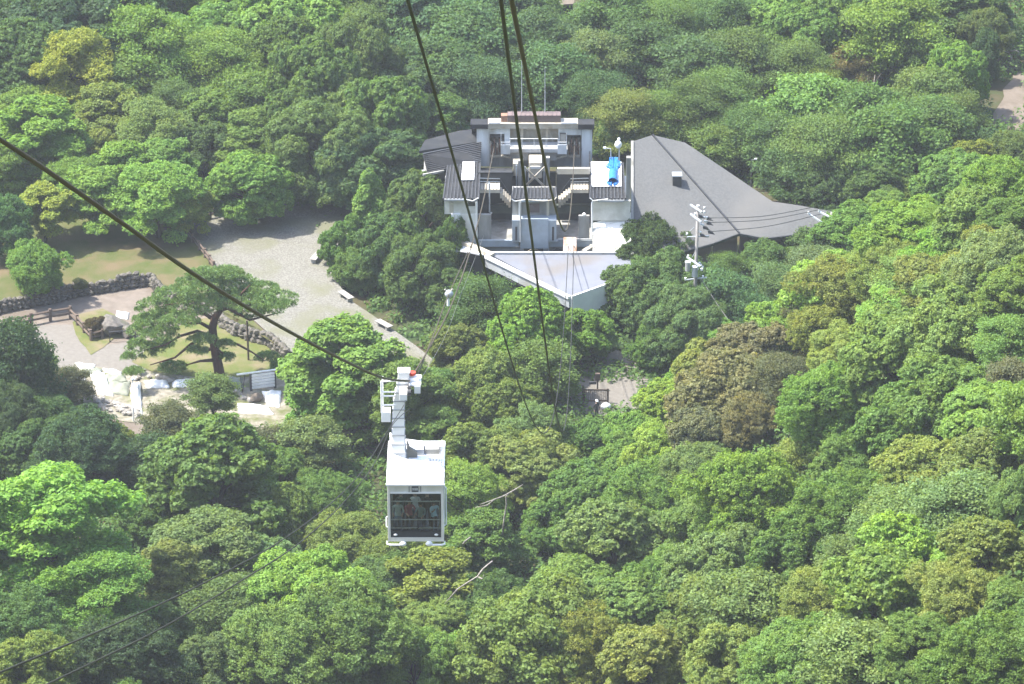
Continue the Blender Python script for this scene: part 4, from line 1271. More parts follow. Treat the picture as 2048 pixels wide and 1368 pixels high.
T(1720, 940, 150, 110, 'dome', 'mid'); T(1850, 960, 140, 100, 'dome', 'olive'); T(1960, 950, 140, 110, 'dome', 'grey'); T(1690, 1040, 140, 110, 'dome', 'mid'); T(1800, 1050, 150, 110, 'dome', 'grey'); T(1930, 1040, 150, 110, 'dome', 'grey'); T(1820, 1140, 200, 110, 'dome', 'lime', 'wide yellow-green crown low on the right hillside')
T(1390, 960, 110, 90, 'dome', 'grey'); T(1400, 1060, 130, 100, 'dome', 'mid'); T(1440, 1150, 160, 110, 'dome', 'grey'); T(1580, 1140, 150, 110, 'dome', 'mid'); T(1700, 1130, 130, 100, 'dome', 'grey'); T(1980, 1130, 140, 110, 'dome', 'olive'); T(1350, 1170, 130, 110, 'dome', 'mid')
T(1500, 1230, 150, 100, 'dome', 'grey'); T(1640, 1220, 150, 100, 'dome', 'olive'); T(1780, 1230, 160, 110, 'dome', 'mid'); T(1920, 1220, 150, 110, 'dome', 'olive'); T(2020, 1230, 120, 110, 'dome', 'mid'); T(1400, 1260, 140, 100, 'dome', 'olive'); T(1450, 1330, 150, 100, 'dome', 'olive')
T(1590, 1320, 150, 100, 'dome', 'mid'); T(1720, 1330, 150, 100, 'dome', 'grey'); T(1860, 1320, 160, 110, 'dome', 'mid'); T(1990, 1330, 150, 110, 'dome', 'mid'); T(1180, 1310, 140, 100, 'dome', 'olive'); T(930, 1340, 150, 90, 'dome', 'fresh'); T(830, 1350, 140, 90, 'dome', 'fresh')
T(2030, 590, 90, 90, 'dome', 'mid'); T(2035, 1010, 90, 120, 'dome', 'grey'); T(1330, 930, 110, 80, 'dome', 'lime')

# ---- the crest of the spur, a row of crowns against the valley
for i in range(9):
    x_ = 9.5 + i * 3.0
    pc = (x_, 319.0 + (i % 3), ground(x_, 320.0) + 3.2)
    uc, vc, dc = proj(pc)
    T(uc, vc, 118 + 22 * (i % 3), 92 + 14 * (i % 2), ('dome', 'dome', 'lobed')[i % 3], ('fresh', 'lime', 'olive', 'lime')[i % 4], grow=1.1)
# ---- fill: more trees wherever the wood still shows its floor
CLEAR = [[(838, 222), (1190, 215), (1312, 262), (1560, 385), (1700, 420), (1690, 450), (1540, 480), (1430, 500), (1290, 430), (1215, 520), (1170, 620), (1130, 610), (970, 520), (890, 480)],
         [(-50, 405), (340, 430), (440, 425), (560, 430), (660, 470), (690, 560), (850, 690), (620, 720), (640, 860), (420, 830), (250, 860), (150, 780), (-50, 690)],
         [(1180, 745), (1285, 745), (1280, 800), (1160, 818)], [(1965, 170), (2060, 130), (2060, 235), (1975, 240)], [(1250, 165), (1312, 165), (1312, 192), (1250, 192)], [(1108, 0), (1152, 0), (1152, 50), (1108, 50)],
         [(1020, 1000), (1100, 960), (1080, 1200), (960, 1290), (1000, 1150)], [(1375, 400), (1425, 400), (1425, 570), (1375, 570)]]


def inside(poly, x, y):
    r = False
    for i in range(len(poly)):
        x0, y0 = poly[i]
        x1, y1 = poly[i - 1]
        if (y0 > y) != (y1 > y) and x < (x1 - x0) * (y - y0) / (y1 - y0) + x0:
            r = not r
    return r


def region_palette(u, v):
    if v < 330 and u < 560: return ['layer', 'dome', 'dome', 'fine'], ['mid', 'dark', 'olive', 'fresh']
    if v < 330 and u < 1300: return ['fine', 'layer', 'fine'], ['dark', 'dark', 'mid', 'blue']
    if v < 430 and u < 1760: return ['fine', 'fine', 'lobed'], ['mid', 'mid', 'dark']
    if u < 330 and v > 680: return ['dome', 'dome', 'fine'], ['dark', 'deep', 'mid']
    if u < 1000: return ['dome', 'dome', 'layer'], ['mid', 'olive', 'grey', 'dark']
    return ['dome', 'dome', 'dome', 'fine'], ['mid', 'fresh', 'grey', 'olive', 'fresh']


rf = random.Random(77)
pts3 = [(t['c'].x, t['c'].y, t['rx']) for t in TREES]
nfill = 0
for k in range(9000):
    if len(TREES) >= 296:
        break
    x, y = rf.uniform(-64, 62), rf.uniform(226, 470)
    r = rf.choice((1.7, 2.2, 2.6, 3.4))
    if any((x - a) ** 2 + (y - b) ** 2 < (0.66 * (r + c)) ** 2 for a, b, c in pts3):
        continue
    u, v, d = proj((x, y, ground(x, y) + 2.8))
    if not (-110 < u < 2160 and -90 < v < 1470):
        continue
    w = 2 * r * FPX / d
    if any(inside(pl, u + du * w, v + dv * w) for pl in CLEAR for du, dv in ((0, 0), (.5, 0), (-.5, 0), (0, .5), (0, -.5))):
        continue
    ks, cs = region_palette(u, v)
    T(u, v, w, w * 0.72, rf.choice(ks), rf.choice(cs))
    pts3.append((x, y, r))
    nfill += 1
# ---- low growth on the forest floor
def undergrowth():
    rng = np.random.default_rng(5)
    P, Q = [], []
    n = 0
    for k in range(26000):
        x, y = rf.uniform(-62, 60), rf.uniform(228, 452)
        g0 = ground(x, y)
        u, v, d = proj((x, y, g0 + 0.5))
        if not (-60 < u < 2110 and -60 < v < 1440) or any(inside(pl, u, v) for pl in FLOOR):
            continue
        h = rf.uniform(0.3, 1.3) * (1.9 if 322 > y or y > 395 else 1.0)
        r = rf.uniform(0.5, 1.3)
        m = int(30 * r)
        d3 = unit(rng, m)
        d3[:, 2] = np.abs(d3[:, 2])
        P.append(np.array([x, y, g0]) + d3 * np.array([r, r, h]) * rng.uniform(0.6, 1, size=(m, 1)))
        Q.append(d3 + np.array([0, 0, 0.6]) + rng.normal(size=(m, 3)) * 0.5)
    me = leaf_cloud('undergrowth', np.concatenate(P), np.concatenate(Q), 0.19, 0.6, rng)
    me.materials.append(M['leaf'])
    o = link_mesh('undergrowth', me)
    o.color = (0.095, 0.175, 0.052, 1)
    prop(o, kind='stuff', label='dense low undergrowth between the trees')


FLOOR = CLEAR[:6]
undergrowth()
print('trees', len(TREES), 'fill', nfill)


# ---- the wood goes on beyond the picture on every side
def outer_wood():
    rw = random.Random(31)
    pts = []
    for k in range(14000):
        x, y = rw.uniform(-150, 150), rw.uniform(150, 640)
        z = ground(x, y)
        u, v, d = proj((x, y, z + 2.5))
        if -110 < u < 2160 and -95 < v < 1475:
            continue
        if not (-1500 < u < 3550 and -900 < v < 2300):
            continue
        if any((x - a) ** 2 + (y - b) ** 2 < 4.6 ** 2 for a, b, _z in pts):
            continue
        if any((x - a) ** 2 + (y - b) ** 2 < (3.0 + c * 0.6) ** 2 for a, b, c in pts3):
            continue
        if 330 < y < 372 and -55 < x < -40:
            continue
        pts.append((x, y, z + 2.6))
        if len(pts) > 900:
            break
    me = bpy.data.meshes.new('outer_wood')
    me.from_pydata(pts, [], [])
    o = link_mesh('outer_wood', me, None, M['leaf'])
    o.color = (0.115, 0.205, 0.056, 1)
    ng = bpy.data.node_groups.new('outer_wood', 'GeometryNodeTree')
    ng.interface.new_socket('Geometry', in_out='INPUT', socket_type='NodeSocketGeometry')
    ng.interface.new_socket('Geometry', in_out='OUTPUT', socket_type='NodeSocketGeometry')
    gi, go = ng.nodes.new('NodeGroupInput'), ng.nodes.new('NodeGroupOutput')
    iop = ng.nodes.new('GeometryNodeInstanceOnPoints')
    src = next(t for t in TREES if t['kind'] == 'dome')['o']
    oi = ng.nodes.new('GeometryNodeObjectInfo')
    oi.inputs['Object'].default_value = next(c for c in src.children if c.name.startswith('crown'))
    oi.transform_space = 'ORIGINAL'
    rs = ng.nodes.new('FunctionNodeRandomValue')
    rs.data_type = 'FLOAT_VECTOR'
    rs.inputs[0].default_value = (2.9, 2.9, 2.7)
    rs.inputs[1].default_value = (4.6, 4.6, 4.4)
    rr2 = ng.nodes.new('FunctionNodeRandomValue')
    rr2.data_type = 'FLOAT_VECTOR'
    rr2.inputs[0].default_value = (-0.15, -0.15, 0)
    rr2.inputs[1].default_value = (0.15, 0.15, 6.28)
    L = ng.links.new
    L(gi.outputs[0], iop.inputs['Points'])
    L(oi.outputs['Geometry'], iop.inputs['Instance'])
    L(rs.outputs[0], iop.inputs['Scale'])
    L(rr2.outputs[0], iop.inputs['Rotation'])
    L(iop.outputs[0], go.inputs[0])
    md = o.modifiers.new('outer_wood', 'NODES')
    md.node_group = ng
    prop(o, kind='stuff', label='wood that goes on beyond the edges of the picture')
    print('outer', len(pts))


outer_wood()
# ------------------------------------------------------------------ ropes
def rope(name, label, pix, x0, end, mat, r, group=None, cat='rope', start_px=None, n=60, sagfit=True, xs=None):
    """a rope hanging in one vertical plane from above the camera's left or right to `end`; the pixels it passes in the photograph give its sag"""
    xe, ye, ze = end
    pts = []
    for u, v in pix:
        rr = ray(u, v)
        kx = rr.x / rr.y
        sl = (xe - x0) / ye
        y = x0 / (kx - sl)
        pts.append((y, CAM_H + rr.z * (y / rr.y)))
    pts.append((ye, ze))
    ys = np.array([p[0] for p in pts])
    zs = np.array([p[1] for p in pts])
    w = np.ones(len(ys))
    w[-1] = 60
    deg = 3 if len(pts) > 4 else 2
    co = np.polyfit(ys / 100, zs, deg, w=w)
    yy = np.linspace(xs if xs is not None else 12.0, ye, n)
    P3 = [(x0 + (xe - x0) * y / ye, y, float(np.polyval(co, y / 100))) for y in yy]
    o = MB().tube(P3, r, 6).build(name, M[mat], None, smooth=True)
    prop(o, label, cat, group)
    err = [tuple(round(c) for c in proj((x0 + (xe - x0) * y / ye, y, np.polyval(co, y / 100)))[:2]) for y in ys]
    return o, co


def vplane(u, v, x0, xe, ye):
    rr = ray(u, v)
    y = x0 / (rr.x / rr.y - (xe - x0) / ye)
    p = CAMP + rr * (y / rr.y)
    return p


S_R = P(1149, 290, YT + 0.2)
S_L = P(989, 292, YT + 0.2)
ROPES = 'wire ropes of the ropeway'
# right-hand track rope: from above the camera to the right-hand sheave
rope('track_rope', 'thick brown track rope at the top centre dipping to the right sheave', [(1025, 0), (1040, 90), (1063, 200), (1090, 325), (1110, 415), (1122, 448), (1134, 459)], -1.0, tuple(S_R), 'rope_brown', 0.037, ROPES)
rope('track_rope', 'dark inner track rope running close beside the thick brown one at the top centre', [(1003, 0), (1020, 130), (1040, 290), (1063, 490), (1088, 690), (1112, 800), (1130, 858)], -1.2, tuple(P(1148, 480, YF + 1)), 'rope', 0.029, ROPES)
rope('hauling_rope', 'dark hauling rope left of the other two ropes at the top centre', [(818, 0), (870, 190), (930, 405), (985, 595), (1040, 770), (1085, 868)], -3.0, tuple(P(1137, 480, YF + 1)), 'rope', 0.029, ROPES)


def wire(name, label, pts, mat, r, group=None, cat='rope', n=24, parent=None):
    """a wire through 3-D points, smoothed"""
    pts = [Vector(p) for p in pts]
    out = []
    for i in range(len(pts) - 1):
        p0, p1, p2, p3 = pts[max(i - 1, 0)], pts[i], pts[i + 1], pts[min(i + 2, len(pts) - 1)]
        for k in range(n):
            t = k / n
            out.append(0.5 * ((2 * p1) + (p2 - p0) * t + (2 * p0 - 5 * p1 + 4 * p2 - p3) * t * t + (3 * p1 - p0 - 3 * p2 + p3) * t ** 3))
    out.append(pts[-1])
    if isinstance(r, tuple):
        r = [r[0] + (r[1] - r[0]) * i / (len(out) - 1) for i in range(len(out))]
    o = MB().tube(out, r, 6).build(name, M[mat], parent, smooth=True)
    if label:
        prop(o, label, cat, group)
    return o


# left-hand track rope carries the cabin: camera side, then cabin to the left sheave
XL0, XLE = -7.9, S_L.x


def lp3(u, v):
    return vplane(u, v, XL0, XLE, S_L.y)


GX = lp3(820, 762)
up_pts = [lp3(u, v) for u, v in ((-60, 245), (0, 279), (110, 352), (250, 450), (400, 556), (560, 653), (700, 727), (770, 757))] + [GX]
wire('track_rope', 'thick brown track rope from the left edge down to the ropeway cabin', up_pts, 'rope_brown', (0.032, 0.056), ROPES, n=8)
wire('track_rope', 'brownish track rope from the cabin to the left tower sheave', [GX, GX.lerp(S_L, 0.35) + Vector((0, 0, -2.6)), GX.lerp(S_L, 0.7) + Vector((0, 0, -2.4)), S_L], 'rope_brown', 0.045, ROPES, n=12)
HG = GX + Vector((-0.25, -0.6, -0.9))
wire('hauling_rope', 'upper of two thin hauling ropes from the lower left to the cabin', [lp3(u, v) for u, v in ((-60, 1372), (0, 1345), (250, 1240), (420, 1160), (560, 1083), (660, 1008), (722, 945), (770, 870))] + [HG], 'rope', 0.018, ROPES, n=8)
wire('hauling_rope', 'lower of two thin hauling ropes from the lower left to the cabin', [lp3(u, v) for u, v in ((40, 1395), (100, 1366), (320, 1258), (480, 1163), (600, 1085), (690, 1002), (750, 925), (785, 850))] + [HG + Vector((0.25, 0.2, -0.3))], 'rope', 0.018, ROPES, n=8)
hl_end = P(946, 482, YF + 0.5)
mid = lp3(898, 588)
wire('hauling_rope', 'thin rusty hauling rope behind the cabin with a pale clamp on it', [GX + Vector((0.1, 0.4, -0.5)), lp3(868, 668), mid, hl_end], 'rope_brown', 0.032, ROPES, n=10)
wire('hauling_rope', 'thin slack rope just right of the rusty hauling rope behind the cabin', [GX + Vector((0.2, 0.6, -0.7)), lp3(882, 665) + Vector((0.2, 0, -0.3)), lp3(915, 590) + Vector((.2, 0, 0)), P(968, 470, YF + 1.0)], 'rope_pale', 0.012, ROPES, n=10)
cl = thing('rope_clamp', 'pale rope clamp hanging on the rusty rope above the cabin', 'clamp', mid)
MB().ball((0, 0, 0), 0.26, 10, 7, sc=(1, 0.8, 1)).build('clamp_body', M['galvanised'], cl, smooth=True)
MB().cyl((-0.05, 0, -0.75), 0.09, 0.5, 8).build('weight', M['porcelain'], cl)
MB().tube([(-0.25, 0, 0.3), (0.0, 0, 0.05), (0.22, 0, 0.32)], 0.06, 6).build('jaw', M['beige_steel'], cl)

# ------------------------------------------------------------------ people
def person(name_label, loc, rotz, top, trousers, skin=(0.50, 0.33, 0.25), hair=(0.03, 0.024, 0.02), height=1.66, arms='rail', group=None, cap=None, lean=0.0):
    """a standing figure as one skinned surface; clothes are given by height, hair and eyes are children"""
    k = height / 1.7
    root = thing('person', name_label, 'person', loc, rotz, group)
    V, E, Rd = [], [], []

    def vtx(p, r, frm=None):
        V.append((p[0] * k, p[1] * k, p[2] * k))
        Rd.append(r * k)
        if frm is not None:
            E.append((frm, len(V) - 1))
        return len(V) - 1
    ln = lean
    pel = vtx((0, 0, 0.93), 0.135)
    wst = vtx((0, ln * .2, 1.10), 0.122, pel)
    chs = vtx((0, ln * .5, 1.30), 0.150, wst)
    nk = vtx((0, ln * .85, 1.45), 0.058, chs)
    jaw = vtx((0, ln - 0.015, 1.53), 0.072, nk)
    hd = vtx((0, ln, 1.61), 0.092, jaw)
    vtx((0, ln + 0.005, 1.67), 0.070, hd)
    for s in (-1, 1):
        hip = vtx((0.095 * s, 0, 0.86), 0.095, pel)
        kn = vtx((0.105 * s, -0.02, 0.48), 0.062, hip)
        an = vtx((0.11 * s, 0.02, 0.09), 0.043, kn)
        vtx((0.12 * s, -0.12, 0.035), 0.038, an)
        sh = vtx((0.185 * s, ln * .6, 1.385), 0.062, chs)
        if arms == 'rail':
            el = vtx((0.25 * s, ln * .6 - 0.10, 1.16), 0.047, sh)
            wr = vtx((0.21 * s, ln * .6 - 0.32, 1.10), 0.033, el)
            hand = vtx((0.20 * s, ln * .6 - 0.38, 1.09), 0.036, wr)
        elif arms == 'raised':
            el = vtx((0.26 * s, ln * .6 - 0.15, 1.20), 0.047, sh)
            wr = vtx((0.16 * s, ln * .6 - 0.30, 1.34), 0.033, el)
            hand = vtx((0.14 * s, ln * .6 - 0.32, 1.40), 0.036, wr)
        else:
            el = vtx((0.24 * s, 0.03, 1.12), 0.047, sh)
            wr = vtx((0.25 * s, -0.03, 0.88), 0.033, el)
            hand = vtx((0.25 * s, -0.05, 0.81), 0.036, wr)
        h0 = Vector(V[hand]) / k
        dirv = (h0 - Vector(V[wr]) / k).normalized()
        side = Vector((s, 0, 0)).cross(dirv)
        side = Vector((0, 0, 1)).cross(dirv).normalized() if abs(dirv.z) < 0.9 else Vector((0, 1, 0))
        for j, o_ in enumerate((-0.03, -0.01, 0.01, 0.028)):
            f1 = vtx(h0 + side * o_ + dirv * 0.05, 0.0095, hand)
            vtx(h0 + side * o_ * 1.15 + dirv * (0.085 + (0.012 if j in (1, 2) else 0)) + Vector((0, 0, -0.02)), 0.0085, f1)
        t1 = vtx(h0 + side * 0.042 * -s + dirv * 0.0, 0.011, hand)
        vtx(h0 + side * 0.06 * -s + dirv * 0.04, 0.009, t1)
    me = bpy.data.meshes.new('body')
    me.from_pydata(V, E, [])
    o = bpy.data.objects.new('body', me)
    COL.objects.link(o)
    sk = o.modifiers.new('skin', 'SKIN')
    sk.use_smooth_shade = True
    for i, r in enumerate(Rd):
        me.skin_vertices[0].data[i].radius = (r, r * (0.72 if i in (1, 2) else 1.0))
    me.skin_vertices[0].data[0].use_root = True
    sb = o.modifiers.new('sub', 'SUBSURF')
    sb.levels = 1
    sb.render_levels = 1
    dg = bpy.context.evaluated_depsgraph_get()
    m2 = bpy.data.meshes.new_from_object(o.evaluated_get(dg))
    o.modifiers.clear()
    o.data = m2
    bpy.data.meshes.remove(me)
    m2.name = 'body'
    o.parent = root
    for nm, c in (('skin', skin), ('top', top), ('trousers', trousers), ('shoe', (0.04, 0.04, 0.04))):
        m2.materials.append(surf('person_' + nm, c, tuple(x * 0.85 for x in c), 12, 0.7))
    for p in m2.polygons:
        z = p.center.z / k
        wrist = arms == 'rail' and p.center.y / k < ln * .6 - 0.22 or arms == 'raised' and p.center.y / k < ln * .6 - 0.22 or arms == 'down' and abs(p.center.x / k) > 0.2 and z < 0.92
        p.material_index = 0 if (z > 1.455 or wrist) else 1 if z > 0.95 else 3 if z < 0.085 else 2
        p.use_smooth = True
    hm = surf('person_hair', hair, tuple(x * 0.7 for x in hair), 20, 0.6)
    MB().ball((0, (ln + 0.018) * k, 1.645 * k), 0.104 * k, 12, 8, sc=(0.95, 1.0, 0.92)).build('hair', hm, root, smooth=True)
    MB().ball((0, (ln - 0.098) * k, 1.585 * k), 0.018 * k, 6, 5, sc=(0.7, 1, 1.3)).build('nose', m2.materials[0], root, smooth=True)
    for s in (-1, 1):
        MB().ball((0.034 * s * k, (ln - 0.083) * k, 1.612 * k), 0.012 * k, 6, 5).build('eye', hm, root, smooth=True)
        MB().ball((0.092 * s * k, ln * k, 1.59 * k), 0.022 * k, 6, 5, sc=(0.5, 0.8, 1.3)).build('ear', m2.materials[0], root, smooth=True)
    if cap:
        c = MB().ball((0, (ln + 0.005) * k, 1.665 * k), 0.115 * k, 12, 8, sc=(1, 1.05, 0.85))
        c.cyl((0, (ln - 0.06) * k, 1.645 * k), 0.125 * k, 0.015, 12)
        c.build('cap', surf('person_cap', cap, cap, 5, 0.7), root, smooth=True)
    return root


# ------------------------------------------------------------------ the cabin
G0 = at_y(832, 1082, 186.6)                      # front bottom edge of the cabin body
gond = thing('ropeway_cabin', 'white ropeway cabin full of passengers hanging on its bent white arm', 'cable car', G0)
HW, LEN, HT = 1.28, 3.85, 2.92                   # half width, length, body height
WHT = 'cabin_white'


def gp(mb, name, mat, par=None, **kw):
    return mb.build(name, M[mat], par or gond, **kw)


def hull_frame(mb, y0, y1):
    pass


gp(MB().box((-HW + 0.02, 0.02, 0.0), (HW - 0.02, LEN - 0.02, 0.14)), 'floor', 'charcoal')
# lower skirt, corner posts, waist and top rails
sk_ = gp(MB().box((-HW, 0.0, -0.02), (HW, 0.06, 0.15)).box((-HW, LEN - 0.06, -0.02), (HW, LEN, 0.15)).box((-HW, 0.06, -0.02), (-HW + 0.06, LEN - 0.06, 0.15)).box((HW - 0.06, 0.06, -0.02), (HW, LEN - 0.06, 0.15)), 'bottom_frame', 'off_white')
for sx in (-1, 1):
    for y0 in (0.0, LEN - 0.13):
        x0 = sx * (HW - 0.065)
        gp(MB().box((x0 - 0.065, y0, 0.152), (x0 + 0.065, y0 + 0.13, HT)), 'corner_post', 'off_white', bevel=0.02)
    for yy in (1.3, 2.45):
        x0 = sx * (HW - 0.03)
        gp(MB().box((x0 - 0.03, yy, 0.152), (x0 + 0.03, yy + 0.09, HT)), 'side_post', 'off_white')
    gp(MB().box((sx * (HW - 0.02) - 0.02, 0.132, 0.152), (sx * (HW - 0.02) + 0.02, 1.298, 0.95)), 'side_panel', WHT)
    gp(MB().box((sx * (HW - 0.02) - 0.02, 2.542, 0.152), (sx * (HW - 0.02) + 0.02, LEN - 0.132, 0.95)), 'side_panel', WHT)
    gp(MB().box((sx * (HW - 0.025) - 0.012, 0.135, 0.955), (sx * (HW - 0.025) + 0.012, 1.295, HT - 0.1)), 'side_window', 'glass')
    gp(MB().box((sx * (HW - 0.025) - 0.012, 2.545, 0.955), (sx * (HW - 0.025) + 0.012, LEN - 0.135, HT - 0.1)), 'side_window', 'glass')
    gp(MB().box((sx * (HW - 0.04) - 0.015, 1.395, 0.16), (sx * (HW - 0.04) + 0.015, 2.445, HT - 0.1)), 'sliding_door', 'glass')
for y0 in (0.02, LEN - 0.06):
    tag_ = 'front' if y0 < 1 else 'rear'
    gp(MB().box((-HW + 0.132, y0, 0.152), (HW - 0.132, y0 + 0.04, 0.50)), 'kick_panel', 'charcoal')
    gp(MB().box((-HW + 0.132, y0 + 0.01, 0.505), (HW - 0.132, y0 + 0.03, 2.42)), 'end_window', 'glass')
    gp(MB().box((-HW + 0.132, y0 - 0.03, 2.425), (HW - 0.132, y0 + 0.05, 2.50)), 'window_bar', 'white_paint')
    gp(MB().box((-HW + 0.132, y0 + 0.0, 2.505), (HW - 0.132, y0 + 0.04, HT - 0.06)), 'head_panel', 'off_white')
hp = gp(MB().box((-0.17, -0.02, 2.52), (0.13, 0.016, HT - 0.08)), 'number_plate', 'charcoal')
for dx in (-0.11, -0.02, 0.07):
    gp(MB().box((dx - 0.02, -0.026, 2.60), (dx + 0.02, -0.022, 2.73)), 'plate_mark', 'porcelain', hp)
for dx in (-0.29, 0.24):
    gp(MB().box((dx - 0.012, -0.005, 2.51), (dx + 0.012, 0.018, HT - 0.07)), 'panel_joint', 'charcoal')
gp(MB().box((-HW + 0.13, -0.015, HT - 0.058), (HW - 0.13, 0.12, HT - 0.02)), 'head_rail', 'charcoal')
for z in (1.05, 1.98, 0.62):
    gp(MB().tube([(-HW + 0.14, 0.10, z), (HW - 0.14, 0.10, z)], 0.03, 8), 'guard_rail', 'porcelain')
for sx in (-1, 1):
    gp(MB().tube([(sx * (HW - 0.2), 0.1, 0.62), (sx * (HW - 0.2), 0.1, 1.98)], 0.02, 8), 'rail_post', 'silver')
# roof: front brow curving back, flat recess with rims
prof = [(-0.06, HT - 0.02), (-0.07, HT + 0.06), (-0.03, HT + 0.15), (0.06, HT + 0.25), (0.2, HT + 0.33), (0.38, HT + 0.39), (0.6, HT + 0.42), (0.9, HT + 0.43), (0.9, HT + 0.22), (LEN - 0.5, HT + 0.22), (LEN - 0.5, HT + 0.40), (LEN - 0.15, HT + 0.36), (LEN + 0.05, HT + 0.18), (LEN + 0.05, HT - 0.02)]
n = len(prof)
mb = MB()
for x in (-HW - 0.03, HW + 0.03):
    mb.v += [(x, y, z) for y, z in prof]
mb.f += [(i, (i + 1) % n, (i + 1) % n + n, i + n) for i in range(n)] + [tuple(range(n))[::-1], tuple(range(n, 2 * n))]
mb.m += [0] * (n + 2)
roof = gp(mb, 'roof', WHT, bevel=0.025)
gp(MB().box((-HW - 0.06, -0.1, HT - 0.06), (HW + 0.06, 0.02, HT + 0.02)), 'drip_edge', WHT, roof)
for sx in (-1, 1):
    gp(MB().box((sx * (HW - 0.03) - 0.06, 0.92, HT + 0.222), (sx * (HW - 0.03) + 0.06, LEN - 0.52, HT + 0.44)), 'roof_rim', WHT, roof)
gp(MB().box((-HW + 0.5, 0.905, HT + 0.25), (HW - 0.35, 0.93, HT + 0.36)), 'roof_shadow_line', 'rust', roof)  # dark strip painting the shadow under the front yoke
gp(MB().box((-0.65, 2.5, HT + 0.225), (0.35, 3.1, HT + 0.50)), 'roof_unit', 'light_grey_paint', bevel=0.03)
gp(MB().box((0.4, 2.6, HT + 0.225), (1.05, 3.05, HT + 0.46)), 'roof_unit', 'grey_concrete', bevel=0.03)
gp(MB().box((-0.35, 1.7, HT + 0.225), (0.6, 2.2, HT + 0.36)), 'roof_box', WHT, bevel=0.03)
for i in range(4):
    gp(MB().box((0.55 + i * 0.14, 1.8, HT + 0.225), (0.62 + i * 0.14, 2.1, HT + 0.42)), 'vent_fin', 'porcelain')
# yoke: arms sweeping from the hanger foot across the roof
for yk, zz in ((1.15, 0.62), (3.2, 0.66)):
    pr_ = [(-HW + 0.02, 0.225, 0.9), (-HW + 0.30, 0.40, 0.7), (-0.5, zz - 0.22, 0.34), (0.2, zz - 0.24, 0.24), (HW - 0.05, zz - 0.26, 0.16)]
    mb = MB()
    pts = [(-HW + 0.04, HT + 0.95), (-0.55, HT + 0.62), (0.1, HT + 0.52), (HW - 0.02, HT + 0.42), (HW - 0.02, HT + 0.24), (-HW + 0.04, HT + 0.24)]
    mb.v = [(x, yk - 0.22, z) for x, z in pts] + [(x, yk + 0.22, z) for x, z in pts]
    k = len(pts)
    mb.f = [tuple(range(k)), tuple(range(k, 2 * k))[::-1]] + [(i, i + k, (i + 1) % k + k, (i + 1) % k) for i in range(k)]
    mb.m = [0] * len(mb.f)
    gp(mb, 'yoke', WHT, bevel=0.03)
# hanger arm: plated box girder, foot at the left of the roof, bending over to the carriage
arm = MB()
sec = [(-0.80, 2.05, HT + 0.25, 0.46, 1.15), (-0.82, 2.05, HT + 0.9, 0.42, 0.95), (-0.80, 2.05, HT + 1.6, 0.37, 0.7), (-0.79, 2.05, HT + 2.6, 0.34, 0.55), (-0.74, 2.05, HT + 3.35, 0.33, 0.5), (-0.58, 2.05, HT + 4.0, 0.34, 0.5), (-0.52, 2.05, HT + 4.75, 0.34, 0.55)]
for x, y, z, a, b in sec:
    a *= 0.76
    arm.v += [(x - a, y - b / 2, z), (x + a, y - b / 2, z), (x + a, y + b / 2, z), (x - a, y + b / 2, z)]
for i in range(len(sec) - 1):
    arm.f += [(i * 4 + j, i * 4 + (j + 1) % 4, i * 4 + 4 + (j + 1) % 4, i * 4 + 4 + j) for j in range(4)]
arm.f += [(0, 1, 2, 3), tuple(len(arm.v) - 4 + j for j in (3, 2, 1, 0))]
arm.m = [0] * len(arm.f)
arm_o = gp(arm, 'hanger_arm', WHT, bevel=0.02)
for i in range(9):
    z = HT + 0.75 + i * 0.42
    t = min(max((z - HT - 0.25) / 4.5, 0), 1)
    xs_ = np.interp(z, [s_[2] for s_ in sec], [s_[0] for s_ in sec])
    aw = 0.76 * np.interp(z, [s_[2] for s_ in sec], [s_[3] for s_ in sec])
    bw = np.interp(z, [s_[2] for s_ in sec], [s_[4] for s_ in sec])
    gp(MB().box((xs_ - aw - 0.03, 2.05 - bw / 2 - 0.03, z), (xs_ + aw + 0.03, 2.05 + bw / 2 + 0.03, z + 0.05)), 'stiffener', 'light_grey_paint', arm_o)
gus = MB()
gpts = [(-0.42, HT + 1.3), (-0.30, HT + 0.85), (0.05, HT + 0.62), (0.05, HT + 0.24), (-0.42, HT + 0.24)]
gus.v = [(x, 1.95, z) for x, z in gpts] + [(x, 2.15, z) for x, z in gpts]
gus.f = [tuple(range(5)), tuple(range(5, 10))[::-1]] + [(i, i + 5, (i + 1) % 5 + 5, (i + 1) % 5) for i in range(5)]
gus.m = [0] * 7
gp(gus, 'gusset', 'grey_concrete')
# carriage on the rope
gxl = GX - G0                                     # rope point in cabin coordinates
zc = gxl.z
car = gp(MB().box((-0.75, 1.85, zc + 0.22), (0.18, 2.25, zc + 0.55)), 'carriage_beam', WHT, bevel=0.04)
gp(MB().box((-0.72, 0.9, zc - 0.12), (-0.36, 3.2, zc + 0.2)), 'carriage_frame', WHT, bevel=0.03)
for yy in (1.1, 1.6, 2.5, 3.0):
    w_ = gp(MB().tube([(gxl.x - 0.08, yy, zc + 0.2), (gxl.x + 0.08, yy, zc + 0.2)], 0.16, 14), 'running_wheel', 'dark_steel')
gp(MB().box((gxl.x - 0.22, 1.55, zc - 0.22), (gxl.x - 0.04, 2.4, zc + 0.24)), 'clamp', 'grey_concrete', bevel=0.02)
gp(MB().box((gxl.x + 0.22, 1.5, zc - 0.05), (gxl.x + 0.5, 1.62, zc + 0.30)), 'wheel_guard', WHT)
gp(MB().box((gxl.x + 0.22, 2.5, zc - 0.05), (gxl.x + 0.5, 2.62, zc + 0.30)), 'wheel_guard', WHT)
gp(MB().box((gxl.x - 0.02, 1.52, zc + 0.31), (gxl.x + 0.52, 2.62, zc + 0.37)), 'guard_plate', WHT)
